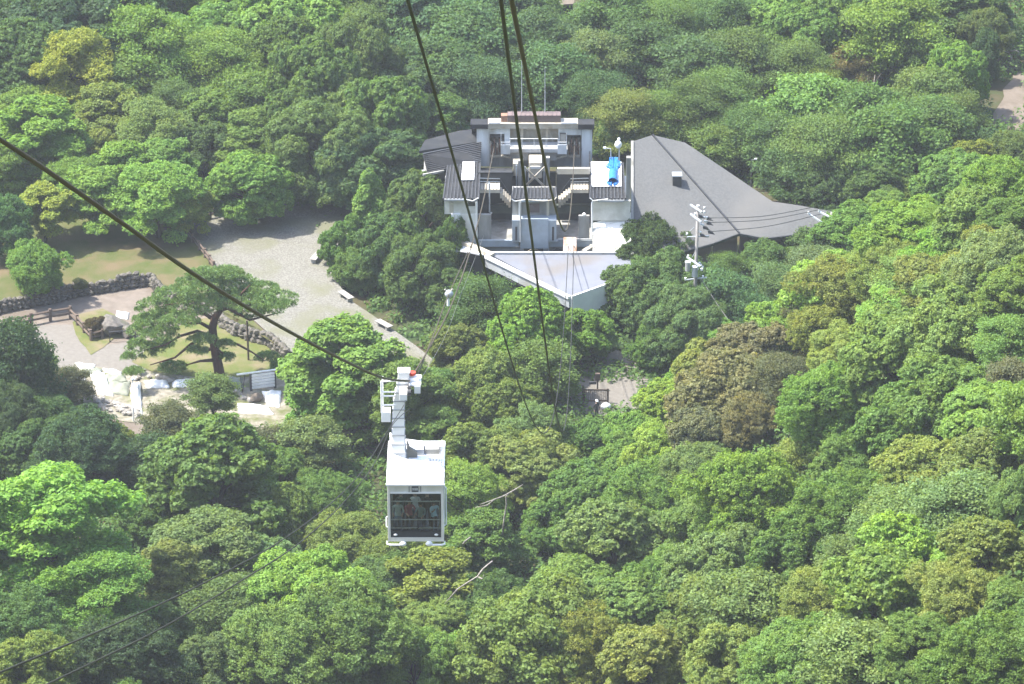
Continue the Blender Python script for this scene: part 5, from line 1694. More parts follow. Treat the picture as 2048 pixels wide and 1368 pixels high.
lamp_ = gp(MB().cyl((gxl.x + 0.12, 2.05, zc + 0.38), 0.09, 0.26, 10), 'signal_lamp', 'off_white')
gp(MB().cyl((gxl.x + 0.12, 2.05, zc + 0.645), 0.17, 0.12, 12), 'lamp_cap', 'red_lamp', lamp_)
# ladder and cage on the left of the arm
lad = MB()
xl = (764 - 832) / 44.0
lad.tube([(xl, 1.8, zc + 0.42), (xl, 1.8, zc - 1.15)], 0.045, 8)
lad.tube([(xl, 1.8, zc + 0.42), (-0.75, 1.8, zc + 0.46)], 0.045, 8)
lad_o = gp(lad, 'ladder_frame', WHT)
for k2, z in enumerate((zc - 0.12, zc - 0.32, zc - 0.78)):
    gp(MB().tube([(xl, 1.8, z), (-0.95 + 0.05 * k2, 1.8, z)], 0.04, 8), 'rung', WHT, lad_o)
gp(MB().tube([(xl + 0.04, 2.3, zc + 0.42), (xl + 0.04, 2.3, zc - 1.15)], 0.04, 8), 'ladder_post', WHT, lad_o)
gp(MB().box((xl - 0.02, 1.75, zc - 1.62), (xl + 0.40, 2.35, zc - 1.14)), 'control_box', WHT, bevel=0.02)
# outside grab rail and bumpers
gp(MB().tube([(HW + 0.02, 0.5, 0.55), (HW + 0.10, 0.5, 0.6), (HW + 0.10, 0.5, 2.45), (HW + 0.02, 0.5, 2.55)], 0.035, 8), 'guide_rail', 'porcelain')
gp(MB().tube([(-HW - 0.02, 0.5, 0.45), (-HW - 0.08, 0.5, 0.5), (-HW - 0.08, 0.5, 0.95), (-HW - 0.02, 0.5, 1.0)], 0.03, 8), 'guide_rail', 'porcelain')
for sx in (-1, 1):
    b = gp(MB().tube([(sx * (HW + 0.02), 0.05, -0.02), (sx * (HW + 0.04), -0.02, -0.14), (sx * (HW - 0.1), -0.06, -0.17), (sx * 0.6, -0.06, -0.17)], 0.05, 8), 'bumper', 'porcelain')
    gp(MB().ball((sx * 0.6, -0.04, -0.12), 0.14, 10, 7, sc=(1.2, 0.9, 0.9)), 'buffer', 'porcelain', b, smooth=True)
seal = MB()
for x in (-HW + 0.145, HW - 0.145):
    seal.box((x - 0.014, -0.006, 0.505), (x + 0.014, 0.018, 2.42))
seal.box((-HW + 0.16, -0.006, 0.503), (HW - 0.16, 0.018, 0.53)).box((-HW + 0.16, -0.006, 2.395), (HW - 0.16, 0.018, 2.42))
gp(seal, 'window_seal', 'rubber')
gp(MB().bar((-0.1, -0.03, 0.56), (0.55, -0.03, 0.98), 0.025), 'wiper', 'rubber')
gp(MB().box((-HW + 0.13, -0.012, 0.155), (HW - 0.13, 0.016, 0.18)), 'kick_trim', 'off_white')
for sx in (-1, 1):
    gp(MB().ball((sx * (HW - 0.35), -0.02, 0.33), 0.07, 10, 6, sc=(1.3, 0.5, 0.8)), 'marker_lamp', 'porcelain')
    gp(MB().tube([(sx * (HW - 0.12), 1.0, HT + 0.44), (sx * (HW - 0.12), 1.0, HT + 0.62), (sx * (HW - 0.12), LEN - 0.6, HT + 0.62), (sx * (HW - 0.12), LEN - 0.6, HT + 0.44)], 0.022, 6), 'roof_rail', 'off_white')
# grab straps inside
for x in (-0.5, 0.05, 0.6):
    gp(MB().tube([(x, 0.9, HT - 0.05), (x, 0.9, 2.2)], 0.015, 6), 'hand_strap', 'cream_paint')
gp(MB().box((-HW + 0.07, 0.13, HT - 0.05), (HW - 0.07, LEN - 0.13, HT - 0.02)), 'ceiling', 'white_paint')


def rider(dx, dy, label, top, tr_, **kw):
    person(label, (G0.x + dx, G0.y + dy, G0.z + 0.142), kw.pop('rot', 0.0), top, tr_, group='passengers in the cabin', **kw)


rider(-0.82, 0.52, 'passenger in a grey-green shirt at the left of the cabin window', (0.50, 0.58, 0.53), (0.16, 0.24, 0.32), arms='rail', height=1.72)
rider(-0.30, 0.62, 'passenger in a maroon vest in the cabin window', (0.42, 0.11, 0.15), (0.05, 0.05, 0.06), arms='rail', height=1.66, rot=0.35)
rider(0.22, 0.50, 'dark-haired passenger in a dim teal shirt near the middle of the cabin window', (0.28, 0.40, 0.40), (0.06, 0.07, 0.09), arms='rail', height=1.58, rot=-0.3)
rider(0.82, 0.56, 'passenger in pale blue with a raised arm at the right of the cabin window', (0.55, 0.74, 0.84), (0.03, 0.03, 0.04), arms='raised', height=1.62, rot=0.5)
rider(0.50, 1.25, 'passenger in black standing behind the others in the cabin', (0.03, 0.03, 0.035), (0.04, 0.04, 0.05), arms='down', height=1.74)
rider(-0.05, 1.35, 'passenger in a white shirt at the back between the maroon vest and teal shirt', (0.8, 0.8, 0.78), (0.05, 0.05, 0.07), arms='down', height=1.70)
rider(-0.70, 1.35, 'passenger in a dark green jacket at the back left of the cabin', (0.06, 0.10, 0.08), (0.05, 0.05, 0.07), arms='down', height=1.68)
# ------------------------------------------------------------------ park things
def stone_mesh(seed, sub_=1):
    bm = bmesh.new()
    bmesh.ops.create_icosphere(bm, subdivisions=sub_, radius=1.0)
    rnd = random.Random(seed)
    ax = [Vector((rnd.uniform(-1, 1), rnd.uniform(-1, 1), rnd.uniform(-1, 1))).normalized() for _ in range(7)]
    cut = [rnd.uniform(0.55, 0.9) for _ in ax]
    for v in bm.verts:
        p = v.co
        for a, c in zip(ax, cut):
            d = p.dot(a)
            if d > c:
                p -= a * (d - c)
        v.co = p * rnd.uniform(0.93, 1.05)
    me = bpy.data.meshes.new('stone')
    bm.to_mesh(me)
    bm.free()
    return me


STONES = [stone_mesh(i) for i in range(6)]
for s_ in STONES:
    s_.materials.append(M['stone'])
PSTONES = []
for i in range(4):
    m_ = stone_mesh(40 + i)
    m_.name = 'pale_stone'
    m_.materials.append(M['pale_stone'])
    PSTONES.append(m_)


def stone_wall(px, label, z0, h, seed, size=0.42, over=0.0):
    """a dry stone wall of single stones along a line measured on the ground"""
    rnd = random.Random(seed)
    pts = [at_z(u, v, z0) for u, v in px]
    root = thing('stone_wall', label, 'wall', pts[len(pts) // 2])
    off = root.location
    for i in range(len(pts) - 1):
        a, b = pts[i], pts[i + 1]
        L_ = (b - a).length
        d = (b - a).normalized()
        nrm_ = Vector((d.y, -d.x, 0))
        z = 0.0
        row = 0
        while z < h:
            t = rnd.uniform(0, size * 0.5)
            rh = size * rnd.uniform(0.75, 1.0)
            while t < L_:
                w = size * rnd.uniform(0.8, 1.7)
                p = a + d * (t + w / 2) + Vector((0, 0, z + rh * 0.45)) + nrm_ * (rnd.uniform(-0.05, 0.08) + 0.12 - 0.05 * row)
                o = bpy.data.objects.new('stone', rnd.choice(STONES))
                COL.objects.link(o)
                o.parent = root
                o.location = p - off
                o.scale = (w * 0.62, size * 0.7, rh * 0.68)
                o.rotation_euler = (rnd.uniform(-.2, .2), rnd.uniform(-.2, .2), math.atan2(d.y, d.x) + rnd.uniform(-.15, .15))
                t += w * 0.9
            z += rh * 0.85
            row += 1
    return root


stone_wall([(-60, 640), (20, 620), (100, 607), (160, 591), (230, 580)], 'long dry stone wall carrying the lawn on the left, lower part behind the lone round tree', 0.0, 0.95, 1, 0.46)
stone_wall([(230, 580), (265, 574), (303, 568), (328, 598)], 'end of the stone wall at the corner of the lawn, above the empty path', 0.0, 1.0, 2, 0.46)
stone_wall([(328, 598), (372, 616), (420, 632), (466, 667)], 'rough stone edge of the terrace behind the tall pine', 0.0, 0.9, 3, 0.5)
stone_wall([(466, 668), (500, 680), (540, 690), (572, 722)], 'reddish grey rock bank right of the pine trunk', 0.0, 1.0, 4, 0.55)


def log_fence(px, z, label, h=0.95, rails=2, post_r=0.11, mat='wood', group=None, name='log_fence'):
    pts = [at_z(u, v, z) for u, v in px]
    root = thing(name, label, 'fence', pts[0], 0, group)
    o0 = pts[0]
    for p in pts:
        q = p - o0
        MB().cyl((q.x, q.y, -0.1), post_r, h + 0.12, 9).build('post', M[mat], root)
    for a, b in zip(pts[:-1], pts[1:]):
        for k in range(rails):
            zz = h * (0.82 - 0.42 * k)
            qa, qb = a - o0, b - o0
            MB().tube([(qa.x, qa.y, zz), ((qa.x + qb.x) / 2, (qa.y + qb.y) / 2, zz - 0.015), (qb.x, qb.y, zz)], post_r * 0.72, 7).build('rail', M[mat], root)
    return root


log_fence([(-60, 673), (-18, 665), (22, 658), (63, 650), (101, 642), (141, 636)], 0.0, 'brown log fence along the path at the left edge', h=1.1, post_r=0.14)
log_fence([(141, 637), (155, 651), (168, 666), (182, 681)], 0.0, 'short log fence running down beside the wedge of grass', h=1.0, post_r=0.13)
log_fence([(183, 682), (205, 677)], 0.0, 'single bay of log fence beside the memorial rock', h=0.85)
log_fence([(372, 470), (386, 485), (398, 500), (410, 515), (420, 528), (428, 540)], TERR, 'log fence along the left edge of the gravel plaza', h=0.85, post_r=0.12)
log_fence([(330, 462), (355, 455), (379, 450), (400, 443), (421, 437), (448, 431), (475, 425)], TERR, 'log fence at the back edge of the plaza under the trees', h=1.0)
bar_a, bar_b = at_z(219, 684, 0), at_z(268, 680, 0)
low = thing('low_rail', 'thin dark rail on two legs in front of the memorial rock', 'railing', bar_a)
d_ = bar_b - bar_a
MB().bar((0, 0, 0.9), (d_.x, d_.y, 0.9), 0.08).build('rail', M['dark_steel'], low)
for t in (0.02, 0.98):
    MB().bar((d_.x * t, d_.y * t, 0), (d_.x * t, d_.y * t, 0.88), 0.08).build('leg', M['dark_steel'], low)


def bench(pa, pb, label, z=TERR + 0.01):
    a, b = at_z(*pa, z + 0.44), at_z(*pb, z + 0.44)
    a.z = b.z = z
    root = thing('bench', label, 'bench', a, math.atan2((b - a).y, (b - a).x), 'plank benches on the gravel plaza')
    L_ = (b - a).length
    for k in range(3):
        y = -0.20 + k * 0.20
        MB().box((0, y - 0.088, 0.38), (L_, y + 0.088, 0.44)).build('seat_plank', M['grey_wood'], root)
    for x in (0.22, L_ - 0.42):
        MB().box((x, -0.24, 0.0), (x + 0.2, 0.24, 0.378)).build('leg', M['grey_concrete'], root)
    return root


bench((625, 519), (638, 504), 'plank bench pointing away, upper of the three on the plaza')
bench((681, 581), (703, 596), 'plank bench in the middle of the plaza edge')
bench((755, 639), (781, 653), 'plank bench lowest on the plaza, nearest the big tiered tree')


def boulder(u, v, z, sx, sy, sz, label, name='boulder', mesh=None, seed=0, group=None, cat='rock'):
    p = at_z(u, v, z)
    me = mesh or stone_mesh(100 + seed, 2)
    if not me.materials:
        me.materials.append(M['stone'])
    o = link_mesh(name, me)
    o.location = (p.x, p.y, z + sz * 0.6)
    o.scale = (sx, sy, sz)
    o.rotation_euler = (0, 0, seed * 1.3)
    return prop(o, label, cat, group)


boulder(228, 664, 0.0, 1.5, 1.4, 1.0, 'large grey memorial rock with a white plaque stone on it', 'memorial_rock', seed=1)
boulder(255, 672, 0.0, 0.8, 0.7, 0.6, 'smaller grey rock right of the memorial rock', seed=2)
pq = at_z(245, 650, 0.0)
pl = MB().box((-0.55, -0.12, 0), (0.55, 0.22, 0.62)).build('plaque_stone', M['white_paint'], None, bevel=0.04)
pl.location = (pq.x, pq.y - 0.4, 0.75)
pl.rotation_euler = (-0.5, 0, -0.35)
prop(pl, 'white block plaque leaning on the memorial rock', 'plaque')

# ---- the excavation: white sheets, tarpaulins, pale rubble
def draped(px, z, label, mat, name, lift=0.25, seed=0, cat='sheet', group=None, res=9):
    rnd = random.Random(seed)
    q = [at_z(u, v, z) for u, v in px]
    vs_, fs = [], []
    ph = [rnd.uniform(0, 6.28) for _ in range(4)]
    for j in range(res + 1):
        for i in range(res + 1):
            s, t = i / res, j / res
            p = q[0].lerp(q[1], s).lerp(q[3].lerp(q[2], s), t)
            e = math.sin(math.pi * s) * math.sin(math.pi * t)
            hgt = 0.05 + lift * (e ** 0.6) * (0.7 + 0.3 * math.sin(5 * s + ph[0]) * math.cos(6 * t + ph[1])) + 0.06 * math.sin(11 * s + 7 * t + ph[2])
            vs_.append((p.x + rnd.uniform(-.06, .06), p.y + rnd.uniform(-.06, .06), z + max(0.03, hgt)))
    for j in range(res):
        for i in range(res):
            k = j * (res + 1) + i
            fs.append((k, k + 1, k + res + 2, k + res + 1))
    nv = len(vs_)
    ring = [i for i in range(res + 1)] + [j * (res + 1) + res for j in range(1, res + 1)] + [res * (res + 1) + i for i in range(res - 1, -1, -1)] + [j * (res + 1) for j in range(res - 1, 0, -1)]
    for i in ring:
        vs_.append((vs_[i][0], vs_[i][1], z - 0.05))
    for i in range(len(ring)):
        fs.append((ring[i], nv + i, nv + (i + 1) % len(ring), ring[(i + 1) % len(ring)]))
    o = MB().add(vs_, fs).build(name, M[mat], None, smooth=True)
    return prop(o, label, cat, group)


G1 = 'covers over the excavation'
draped([(150, 726), (190, 730), (186, 738), (160, 738)], 0.03, 'small white sheet at the top left of the excavation', 'white_sheet', 'white_sheet', 0.2, 1, group=G1)
draped([(205, 738), (243, 744), (243, 751), (213, 746)], 0.03, 'small white sheet right of the bright heap', 'white_sheet', 'white_sheet', 0.2, 2, group=G1)
draped([(180, 748), (208, 746), (226, 792), (196, 790)], 0.03, 'big bright white heap under a sheet in the excavation', 'white_sheet', 'white_sheet', 0.9, 3, group=G1)
draped([(150, 745), (168, 752), (172, 764), (152, 756)], 0.03, 'white bundle beside the dark trees left of the bright heap', 'white_sheet', 'white_sheet', 0.45, 4, group=G1)
draped([(262, 768), (282, 766), (284, 830), (264, 828)], 0.03, 'upright strip of white sheet by the thin lamp pole', 'white_sheet', 'white_sheet', 0.7, 5, group=G1)
draped([(290, 762), (335, 762), (338, 776), (292, 776)], 0.03, 'white sheet under the low branches of the pine', 'white_sheet', 'white_sheet', 0.35, 6, group=G1)
draped([(345, 762), (390, 760), (392, 774), (346, 775)], 0.03, 'white sheet between the pine and the grey airy tree', 'white_sheet', 'white_sheet', 0.35, 7, group=G1)
draped([(476, 808), (535, 812), (548, 830), (478, 826)], 0.03, 'white sheet in front of the slatted fence', 'white_sheet', 'white_sheet', 0.4, 8, group=G1)
draped([(525, 784), (562, 782), (560, 815), (534, 812)], 0.03, 'white sheet right of the brown tarpaulin corner', 'white_sheet', 'white_sheet', 0.4, 9, group=G1)
draped([(212, 768), (262, 764), (256, 792), (222, 788)], 0.03, 'wrinkled grey-green tarpaulin beside the bright white heap', 'green_tarp', 'tarpaulin', 0.5, 10, 'tarpaulin', G1)
draped([(160, 738), (205, 738), (200, 750), (172, 750)], 0.03, 'flat grey-green tarpaulin above the bright white heap', 'green_tarp', 'tarpaulin', 0.25, 11, 'tarpaulin', G1)
draped([(205, 750), (250, 752), (255, 764), (215, 768)], 0.03, 'grey-green tarpaulin below the right-hand white sheet', 'green_tarp', 'tarpaulin', 0.3, 12, 'tarpaulin', G1)
draped([(455, 752), (485, 758), (484, 785), (458, 775)], 0.03, 'grey-green tarpaulin left of the slatted fence', 'green_tarp', 'tarpaulin', 0.35, 13, 'tarpaulin', G1)
boulder(514, 800, 0.03, 0.8, 0.5, 0.34, 'brown block of earth in front of the slatted fence', 'boulder', seed=8).data.materials[0] = M['bare_soil']
rr_ = random.Random(21)
rb_v, rb_f = [], []
for (u0, v0, u1, v1, cnt) in ((186, 795, 275, 838, 60), (262, 745, 420, 780, 30), (560, 730, 600, 760, 14), (465, 785, 505, 806, 10), (575, 835, 625, 850, 12)):
    for i in range(cnt):
        t = rr_.random()
        p = at_z(u0 + (u1 - u0) * t, v0 + (v1 - v0) * (t * 0.55 + rr_.random() * 0.45), 0.03)
        s = rr_.uniform(0.10, 0.36)
        me_ = PSTONES[i % 4]
        ca, sa_ = math.cos(i), math.sin(i)
        n0 = len(rb_v)
        rb_v += [(p.x + (v.co.x * ca - v.co.y * sa_) * s * 1.2, p.y + (v.co.x * sa_ + v.co.y * ca) * s, p.z + s * 0.45 + v.co.z * s * 0.75) for v in me_.vertices]
        rb_f += [tuple(k_ + n0 for k_ in pg.vertices) for pg in me_.polygons]
prop(MB().add(rb_v, rb_f).build('rubble', M['pale_stone']), 'pale stone rubble strewn over the excavation', kind='stuff')
# slatted fence
sa, sb_ = at_z(503, 783, 0.03), at_z(551, 777, 0.03)
sf = thing('slatted_fence', 'low slatted fence of pale horizontal boards between dark posts', 'fence', sa, math.atan2((sb_ - sa).y, (sb_ - sa).x))
L_ = (sb_ - sa).length
for i in range(5):
    MB().box((0.05, -0.03, 0.22 + i * 0.27), (L_ - 0.05, 0.03, 0.43 + i * 0.27)).build('slat', M['white_sheet'], sf)
for x in (0.0, L_):
    MB().box((x - 0.1, 0.035, 0), (x + 0.1, 0.2, 1.62)).build('post', M['charcoal'], sf)
MB().box((-1.2, -0.05, 1.62), (L_ + 0.1, 0.1, 1.72)).build('top_rail', M['porcelain'], sf)
MB().tube([(-0.9, 0.05, 1.6), (-0.75, 0.05, 0.0)], 0.04, 6).build('strut', M['dark_steel'], sf)
MB().tube([(-0.5, 0.05, 1.6), (-0.72, 0.05, 0.1)], 0.04, 6).build('strut', M['dark_steel'], sf)
# lamp pole of the excavation
lp_ = thing('lamp_pole', 'thin white lamp pole standing in the excavation', 'lamp', at_z(267, 842, 0.03))
MB().tube([(0, 0, 0), (0.05, 0, 3.6)], [0.07, 0.05], 8).build('pole', M['porcelain'], lp_)
MB().tube([(0.05, 0, 3.58), (0.28, 0, 3.75)], 0.045, 6).build('arm', M['porcelain'], lp_)
MB().ball((0.05, 0, 3.72), 0.13, 8, 6).build('lamp_globe', M['porcelain'], lp_, smooth=True)
# post beside the pine
pp = at_z(497, 720, 0.02)
MBp = MB().tube([(0, 0, 0), (-0.04, 0, 3.6)], 0.085, 8).build('wooden_prop', M['wood'], None)
MBp.location = pp
prop(MBp, 'thin brown wooden prop post right of the pine trunk', 'post')

# ---- the tall pine
pine_base = at_z(441, 764, 0.02)
pine = thing('pine_tree', 'tall old red pine with bare leaning trunk and flat dark needle pads', 'pine', pine_base)
PY = pine_base.y


def pp3(u, v, dy=0.0):
    return at_y(u, v, PY + dy) - pine_base


tr_pts = [(441, 768), (438, 740), (431, 705), (427, 680), (425, 655), (430, 635), (440, 622), (448, 612), (440, 590), (432, 570)]
MB().tube([pp3(u, v, 0.25 * math.sin(i)) for i, (u, v) in enumerate(tr_pts)], [0.50, 0.42, 0.38, 0.36, 0.34, 0.30, 0.24, 0.18, 0.11, 0.05], 12).build('trunk', M['red_bark'], pine, smooth=True)
LIMBS = [[(427, 660), (400, 645), (372, 648), (340, 640), (310, 650)], [(425, 675), (395, 662), (360, 672), (330, 690), (290, 700)], [(430, 640), (400, 622), (370, 605), (330, 610)], [(442, 620), (470, 612), (505, 610), (545, 600)],
         [(430, 690), (455, 682), (478, 690), (505, 705), (530, 722)], [(440, 622), (430, 590), (400, 570)], [(446, 614), (480, 590), (500, 570)], [(428, 695), (405, 705), (385, 702)], [(428, 720), (400, 722), (372, 730)],
         [(425, 662), (380, 690), (350, 715), (300, 730)], [(448, 612), (500, 640), (560, 625)], [(428, 700), (440, 702), (455, 715)]]
rp_ = random.Random(3)
for lb in LIMBS:
    dy = rp_.uniform(-1.5, 1.5)
    n_ = len(lb)
    MB().tube([pp3(u, v, dy * i / (n_ - 1)) for i, (u, v) in enumerate(lb)], [0.17 - 0.13 * i / (n_ - 1) for i in range(n_)], 7).build('limb', M['red_bark'], pine, smooth=True)
PADS = [(430, 552, 55, 16), (390, 570, 60, 18), (470, 565, 60, 18), (350, 590, 60, 18), (520, 580, 50, 16), (430, 580, 70, 20), (310, 612, 50, 20), (380, 612, 60, 18), (490, 600, 65, 16), (550, 598, 48, 14), (330, 640, 55, 18), (290, 660, 38, 22),
        (275, 690, 30, 24), (320, 668, 45, 16), (362, 640, 45, 14), (258, 715, 18, 18), (300, 700, 34, 22), (268, 745, 24, 10), (345, 735, 34, 12), (575, 610, 20, 9), (405, 680, 28, 13), (395, 702, 26, 11), (450, 690, 22, 11), (455, 715, 18, 10),
        (535, 716, 32, 11), (560, 735, 26, 10), (500, 622, 40, 10), (455, 545, 35, 12), (405, 548, 35, 11), (540, 618, 32, 10), (440, 600, 60, 12), (325, 690, 26, 12), (300, 640, 40, 14), (520, 600, 40, 12)]
rng = np.random.default_rng(8)
pp_, pn_ = [], []
for (u, v, wu, hv) in PADS:
    c = pp3(u, v, rp_.uniform(-2.2, 2.2))
    rx = wu / 24.0 * rp_.uniform(0.72, 1.0)
    rz = max(0.22, hv / 24.0 * 0.85)
    tufts = int(50 * rx)
    for _ in range(tufts):
        a, q = rp_.uniform(0, 6.28), math.sqrt(rp_.random())
        tc_ = np.array([c.x + rx * q * math.cos(a), c.y + rx * 0.9 * q * math.sin(a), c.z + rz * (0.6 - q * q) * rp_.uniform(0.3, 1.0)])
        m_ = 26
        d = unit(rng, m_)
        d[:, 2] = np.abs(d[:, 2]) * 1.2 + 0.15
        pp_.append(tc_ + d * 0.2)
        t_ = np.cross(d, rng.normal(size=(m_, 3)))
        pn_.append(t_)
Pp, Pn = np.concatenate(pp_), np.concatenate(pn_)


def needle_cloud(name, pts, cen_dir_n, rng):
    return leaf_cloud(name, pts, cen_dir_n, 0.19, 0.15, rng, 0.0)


nm = needle_cloud('needle_foliage', Pp, Pn, rng)
nm.materials.append(M['needle'])
nf = link_mesh('needle_foliage', nm, pine)
nf.color = (0.150, 0.245, 0.085, 1)

# ---- clipped shrubs
def shrub(u, v, z, r, col, label, name='shrub'):
    p = at_z(u, v, z)
    root = thing(name, label, 'shrub', (p.x, p.y, z))
    cm, tm = PROTO['dome'][int(u) % 4]
    c = link_mesh('crown', cm, root)
    c.location = (0, 0, r * 0.75)
    c.scale = (r, r, r * 0.85)
    c.color = tuple(col) + (1,)
    t = link_mesh('trunk', tm, root)
    t.scale = (r * 0.7, r * 0.7, r * 0.75)


shrub(193, 668, 0.04, 0.95, (0.10, 0.085, 0.045), 'brownish clipped shrub left of the memorial rock')
shrub(160, 578, TERR, 0.6, (0.13, 0.16, 0.07), 'little shrub on the lawn edge above the stone wall')
shrub(470, 660, 0.03, 0.6, (0.13, 0.10, 0.06), 'brownish low shrub right of the pine trunk')

# ---- gate, post and visitor by the clearing below the station
gy = at_z(1192, 806, 0.02)
gate = thing('wooden_gate', 'dark wooden gate of thin upright bars beside the path clearing', 'gate', gy)
W2 = 0.95
for sx in (-1, 1):
    MB().box((sx * W2 - 0.08, -0.08, 0), (sx * W2 + 0.08, 0.08, 1.3)).build('post', M['wood'], gate)
for z in (0.15, 1.12):
    MB().box((-W2 + 0.085, -0.04, z), (W2 - 0.085, 0.04, z + 0.12)).build('rail', M['wood'], gate)
for i in range(11):
    x = -W2 + 0.16 + i * (2 * W2 - 0.32) / 10
    MB().box((x - 0.025, -0.02, 0.275), (x + 0.025, 0.02, 1.115)).build('bar', M['wood'], gate)
log_fence([(1110, 800), (1142, 802), (1166, 805)], 0.02, 'dark two-rail fence left of the barred gate', h=1.5, post_r=0.09)
bp = at_z(1195, 780, 0.02)
bo = thing('notice_post', 'brown notice box on a post behind the gate', 'post', bp)
MB().box((-0.06, -0.06, 0), (0.06, 0.06, 0.9)).build('post', M['wood'], bo)
MB().box((-0.2, -0.12, 0.9), (0.2, 0.12, 1.5)).build('box', M['wood'], bo, bevel=0.02)
MB().box((-0.7, -0.1, 0.55), (-0.1, 0.1, 0.75)).build('side_board', M['dark_steel'], bo)
person('walker in a white cap and dark clothes below the gate', tuple(on_ground(1193, 838, 0.0)), 0.6, (0.03, 0.03, 0.035), (0.025, 0.025, 0.03), arms='down', height=1.68, cap=(0.8, 0.8, 0.8))
wb = on_ground(1212, 820, 0.0)
bag = MB().ball((0, 0, 0.32), 0.36, 10, 7, sc=(1.2, 0.8, 0.9)).build('white_sack', M['white_sheet'], None, smooth=True)
bag.location = wb
prop(bag, 'white sack lying right of the walker', 'sack')

# ---- utility poles and power lines
UP = at_y(1388, 640, 346.0)
UP.z = 0
upole = thing('utility_pole', 'concrete utility pole with slanting crossarms, insulators and transformers', 'utility pole', (at_y(1390, 500, 346).x, 346.0, 0))
ul = upole.location


def up(u, v, dy=0.0):
    return at_y(u, v, 346.0 + dy) - ul


top_z = up(1395, 412).z
MB().tube([(up(1388, 600).x, 0, 0), (up(1396, 412).x, 0, top_z)], [0.19, 0.12], 10).build('pole', M['pole_concrete'], upole, smooth=True)
MB().cyl((up(1396, 412).x, 0, top_z), 0.13, 0.06, 10).build('pole_cap', M['porcelain'], upole)


def arm(u0, v0, u1, v1, dy=0.8, mat='galvanised', w=0.13):
    a, b = up(u0, v0, dy), up(u1, v1, -dy)
    return MB().bar(a, b, w).build('crossarm', M[mat], upole)


arm(1381, 409.5, 1404, 424.5)
arm(1381, 428, 1402.5, 444)
arm(1374, 474, 1418, 472, 0.15, 'galvanised', 0.08)
arm(1374, 514, 1401, 533)
arm(1370, 560, 1414, 555, 0.2, 'galvanised', 0.09)


def insul(u, v, dy=0.0, r=0.07):
    p = up(u, v, dy)
    MB().cyl((p.x, p.y, p.z - 0.07), r, 0.15, 8).build('insulator', M['porcelain'], upole)


for q in ((1408.5, 415.5), (1408.5, 424), (1390, 428), (1402, 437), (1408.5, 435), (1413.5, 435), (1410, 443), (1413.5, 443), (1402, 448), (1406, 450), (1408, 457), (1415, 459), (1396, 462), (1401, 464.5), (1374, 468), (1416, 473), (1376, 512), (1399, 526.5), (1402, 530.5), (1405.5, 534), (1380, 527), (1395.5, 538), (1371, 557), (1406, 553)):
    insul(*q, 0.0, 0.085)
MB().bar(up(1403, 537, -.4), up(1404, 541, -.4), 0.2).build('cutout_switch', M['porcelain'], upole)


def cover(u, v):
    p = up(u, v)
    MB().add([(p.x - 0.26, p.y, p.z + 0.12), (p.x + 0.34, p.y - 0.3, p.z - 0.16), (p.x - 0.24, p.y - 0.1, p.z - 0.14), (p.x - 0.22, p.y + 0.2, p.z - 0.1), (p.x + 0.05, p.y, p.z + 0.05)],
             [(0, 2, 1), (0, 1, 4), (0, 3, 2), (3, 1, 2), (0, 4, 3), (4, 1, 3)]).build('line_cover', M['rubber'], upole)


for q in ((1402, 431), (1419, 436), (1419, 445), (1412, 454), (1422, 463), (1406, 469)):
    cover(*q)
for (u, v, r, h) in ((1389.5, 553, 0.24, 0.86), (1375.5, 541, 0.22, 0.75)):
    p = up(u, v, -0.3)
    t = MB().cyl((p.x, p.y, p.z), r, h, 14).build('transformer', M['light_grey_paint'], upole)
    MB().cyl((p.x, p.y, p.z + h), r + 0.02, 0.06, 14).build('lid', M['porcelain'], t)
    MB().cyl((p.x + r * 0.8, p.y - 0.1, p.z + h - 0.12), 0.07, 0.2, 8).build('bushing', M['porcelain'], t)
for q in ((1391, 503, 1384, 515), (1391, 505, 1394, 525), (1388, 455, 1380, 462)):
    MB().bar(up(*q[:2]), up(*q[2:]), 0.04).build('stay', M['galvanised'], upole)
p2 = thing('utility_pole', 'second utility pole half sunk in the trees beyond the end of the grey roof', 'utility pole', (at_y(1662, 470, 362).x, 362.0, 0))
q0 = p2.location


def up2(u, v, dy=0.0):
    return at_y(u, v, 362.0 + dy) - q0


MB().tube([(0, 0, 0), (0, 0, up2(1660, 425).z)], [0.17, 0.12], 8).build('pole', M['pole_concrete'], p2, smooth=True)
for (a, b, c, d) in ((1617, 427, 1656, 453), (1638, 423, 1664, 436), (1672, 424, 1680, 430), (1663, 434, 1680, 428)):
    MB().bar(up2(a, b, .6), up2(c, d, -.6), 0.12).build('crossarm', M['galvanised'], p2)
for (u, v) in ((1638, 423), (1617, 427), (1668, 436)):
    p = up2(u, v, 0.5)
    MB().cyl((p.x, p.y, p.z), 0.08, 0.18, 8).build('insulator', M['porcelain'], p2)
wgrp = 'power lines in front of the grey roof'
for i, (a, b, lb) in enumerate((((1419, 436), (1628, 414), 'highest'), ((1419, 445), (1640, 419), 'middle'), ((1422, 463), (1642, 428), 'lowest'))):
    A_ = up(*a) + ul
    B_ = up2(*b) + q0
    wire('power_line', lb + ' of three black power lines crossing the grey roof', [A_, A_.lerp(B_, 0.5) + Vector((0, 0, -0.35)), B_], 'rubber', 0.028, wgrp, 'power line', 10)
for i, (a, b, lb) in enumerate((((1389, 572), (1440, 650), 'left'), ((1403, 558), (1468, 655), 'right'))):
    A_ = up(*a) + ul
    B_ = on_ground(*b, 4.0)
    wire('guy_wire', lb + ' of two thin pale wires slanting from the utility pole into the trees', [A_, A_.lerp(B_, 0.5) + Vector((0, 0, -0.15)), B_], 'rope_pale', 0.022, 'wires slanting from the utility pole', 'wire', 8)
dpole = thing('lamp_post', 'dark lamp post at the wood edge behind the grey roof', 'lamp post', at_z(1502, 398, 0))
hgt = 3.8
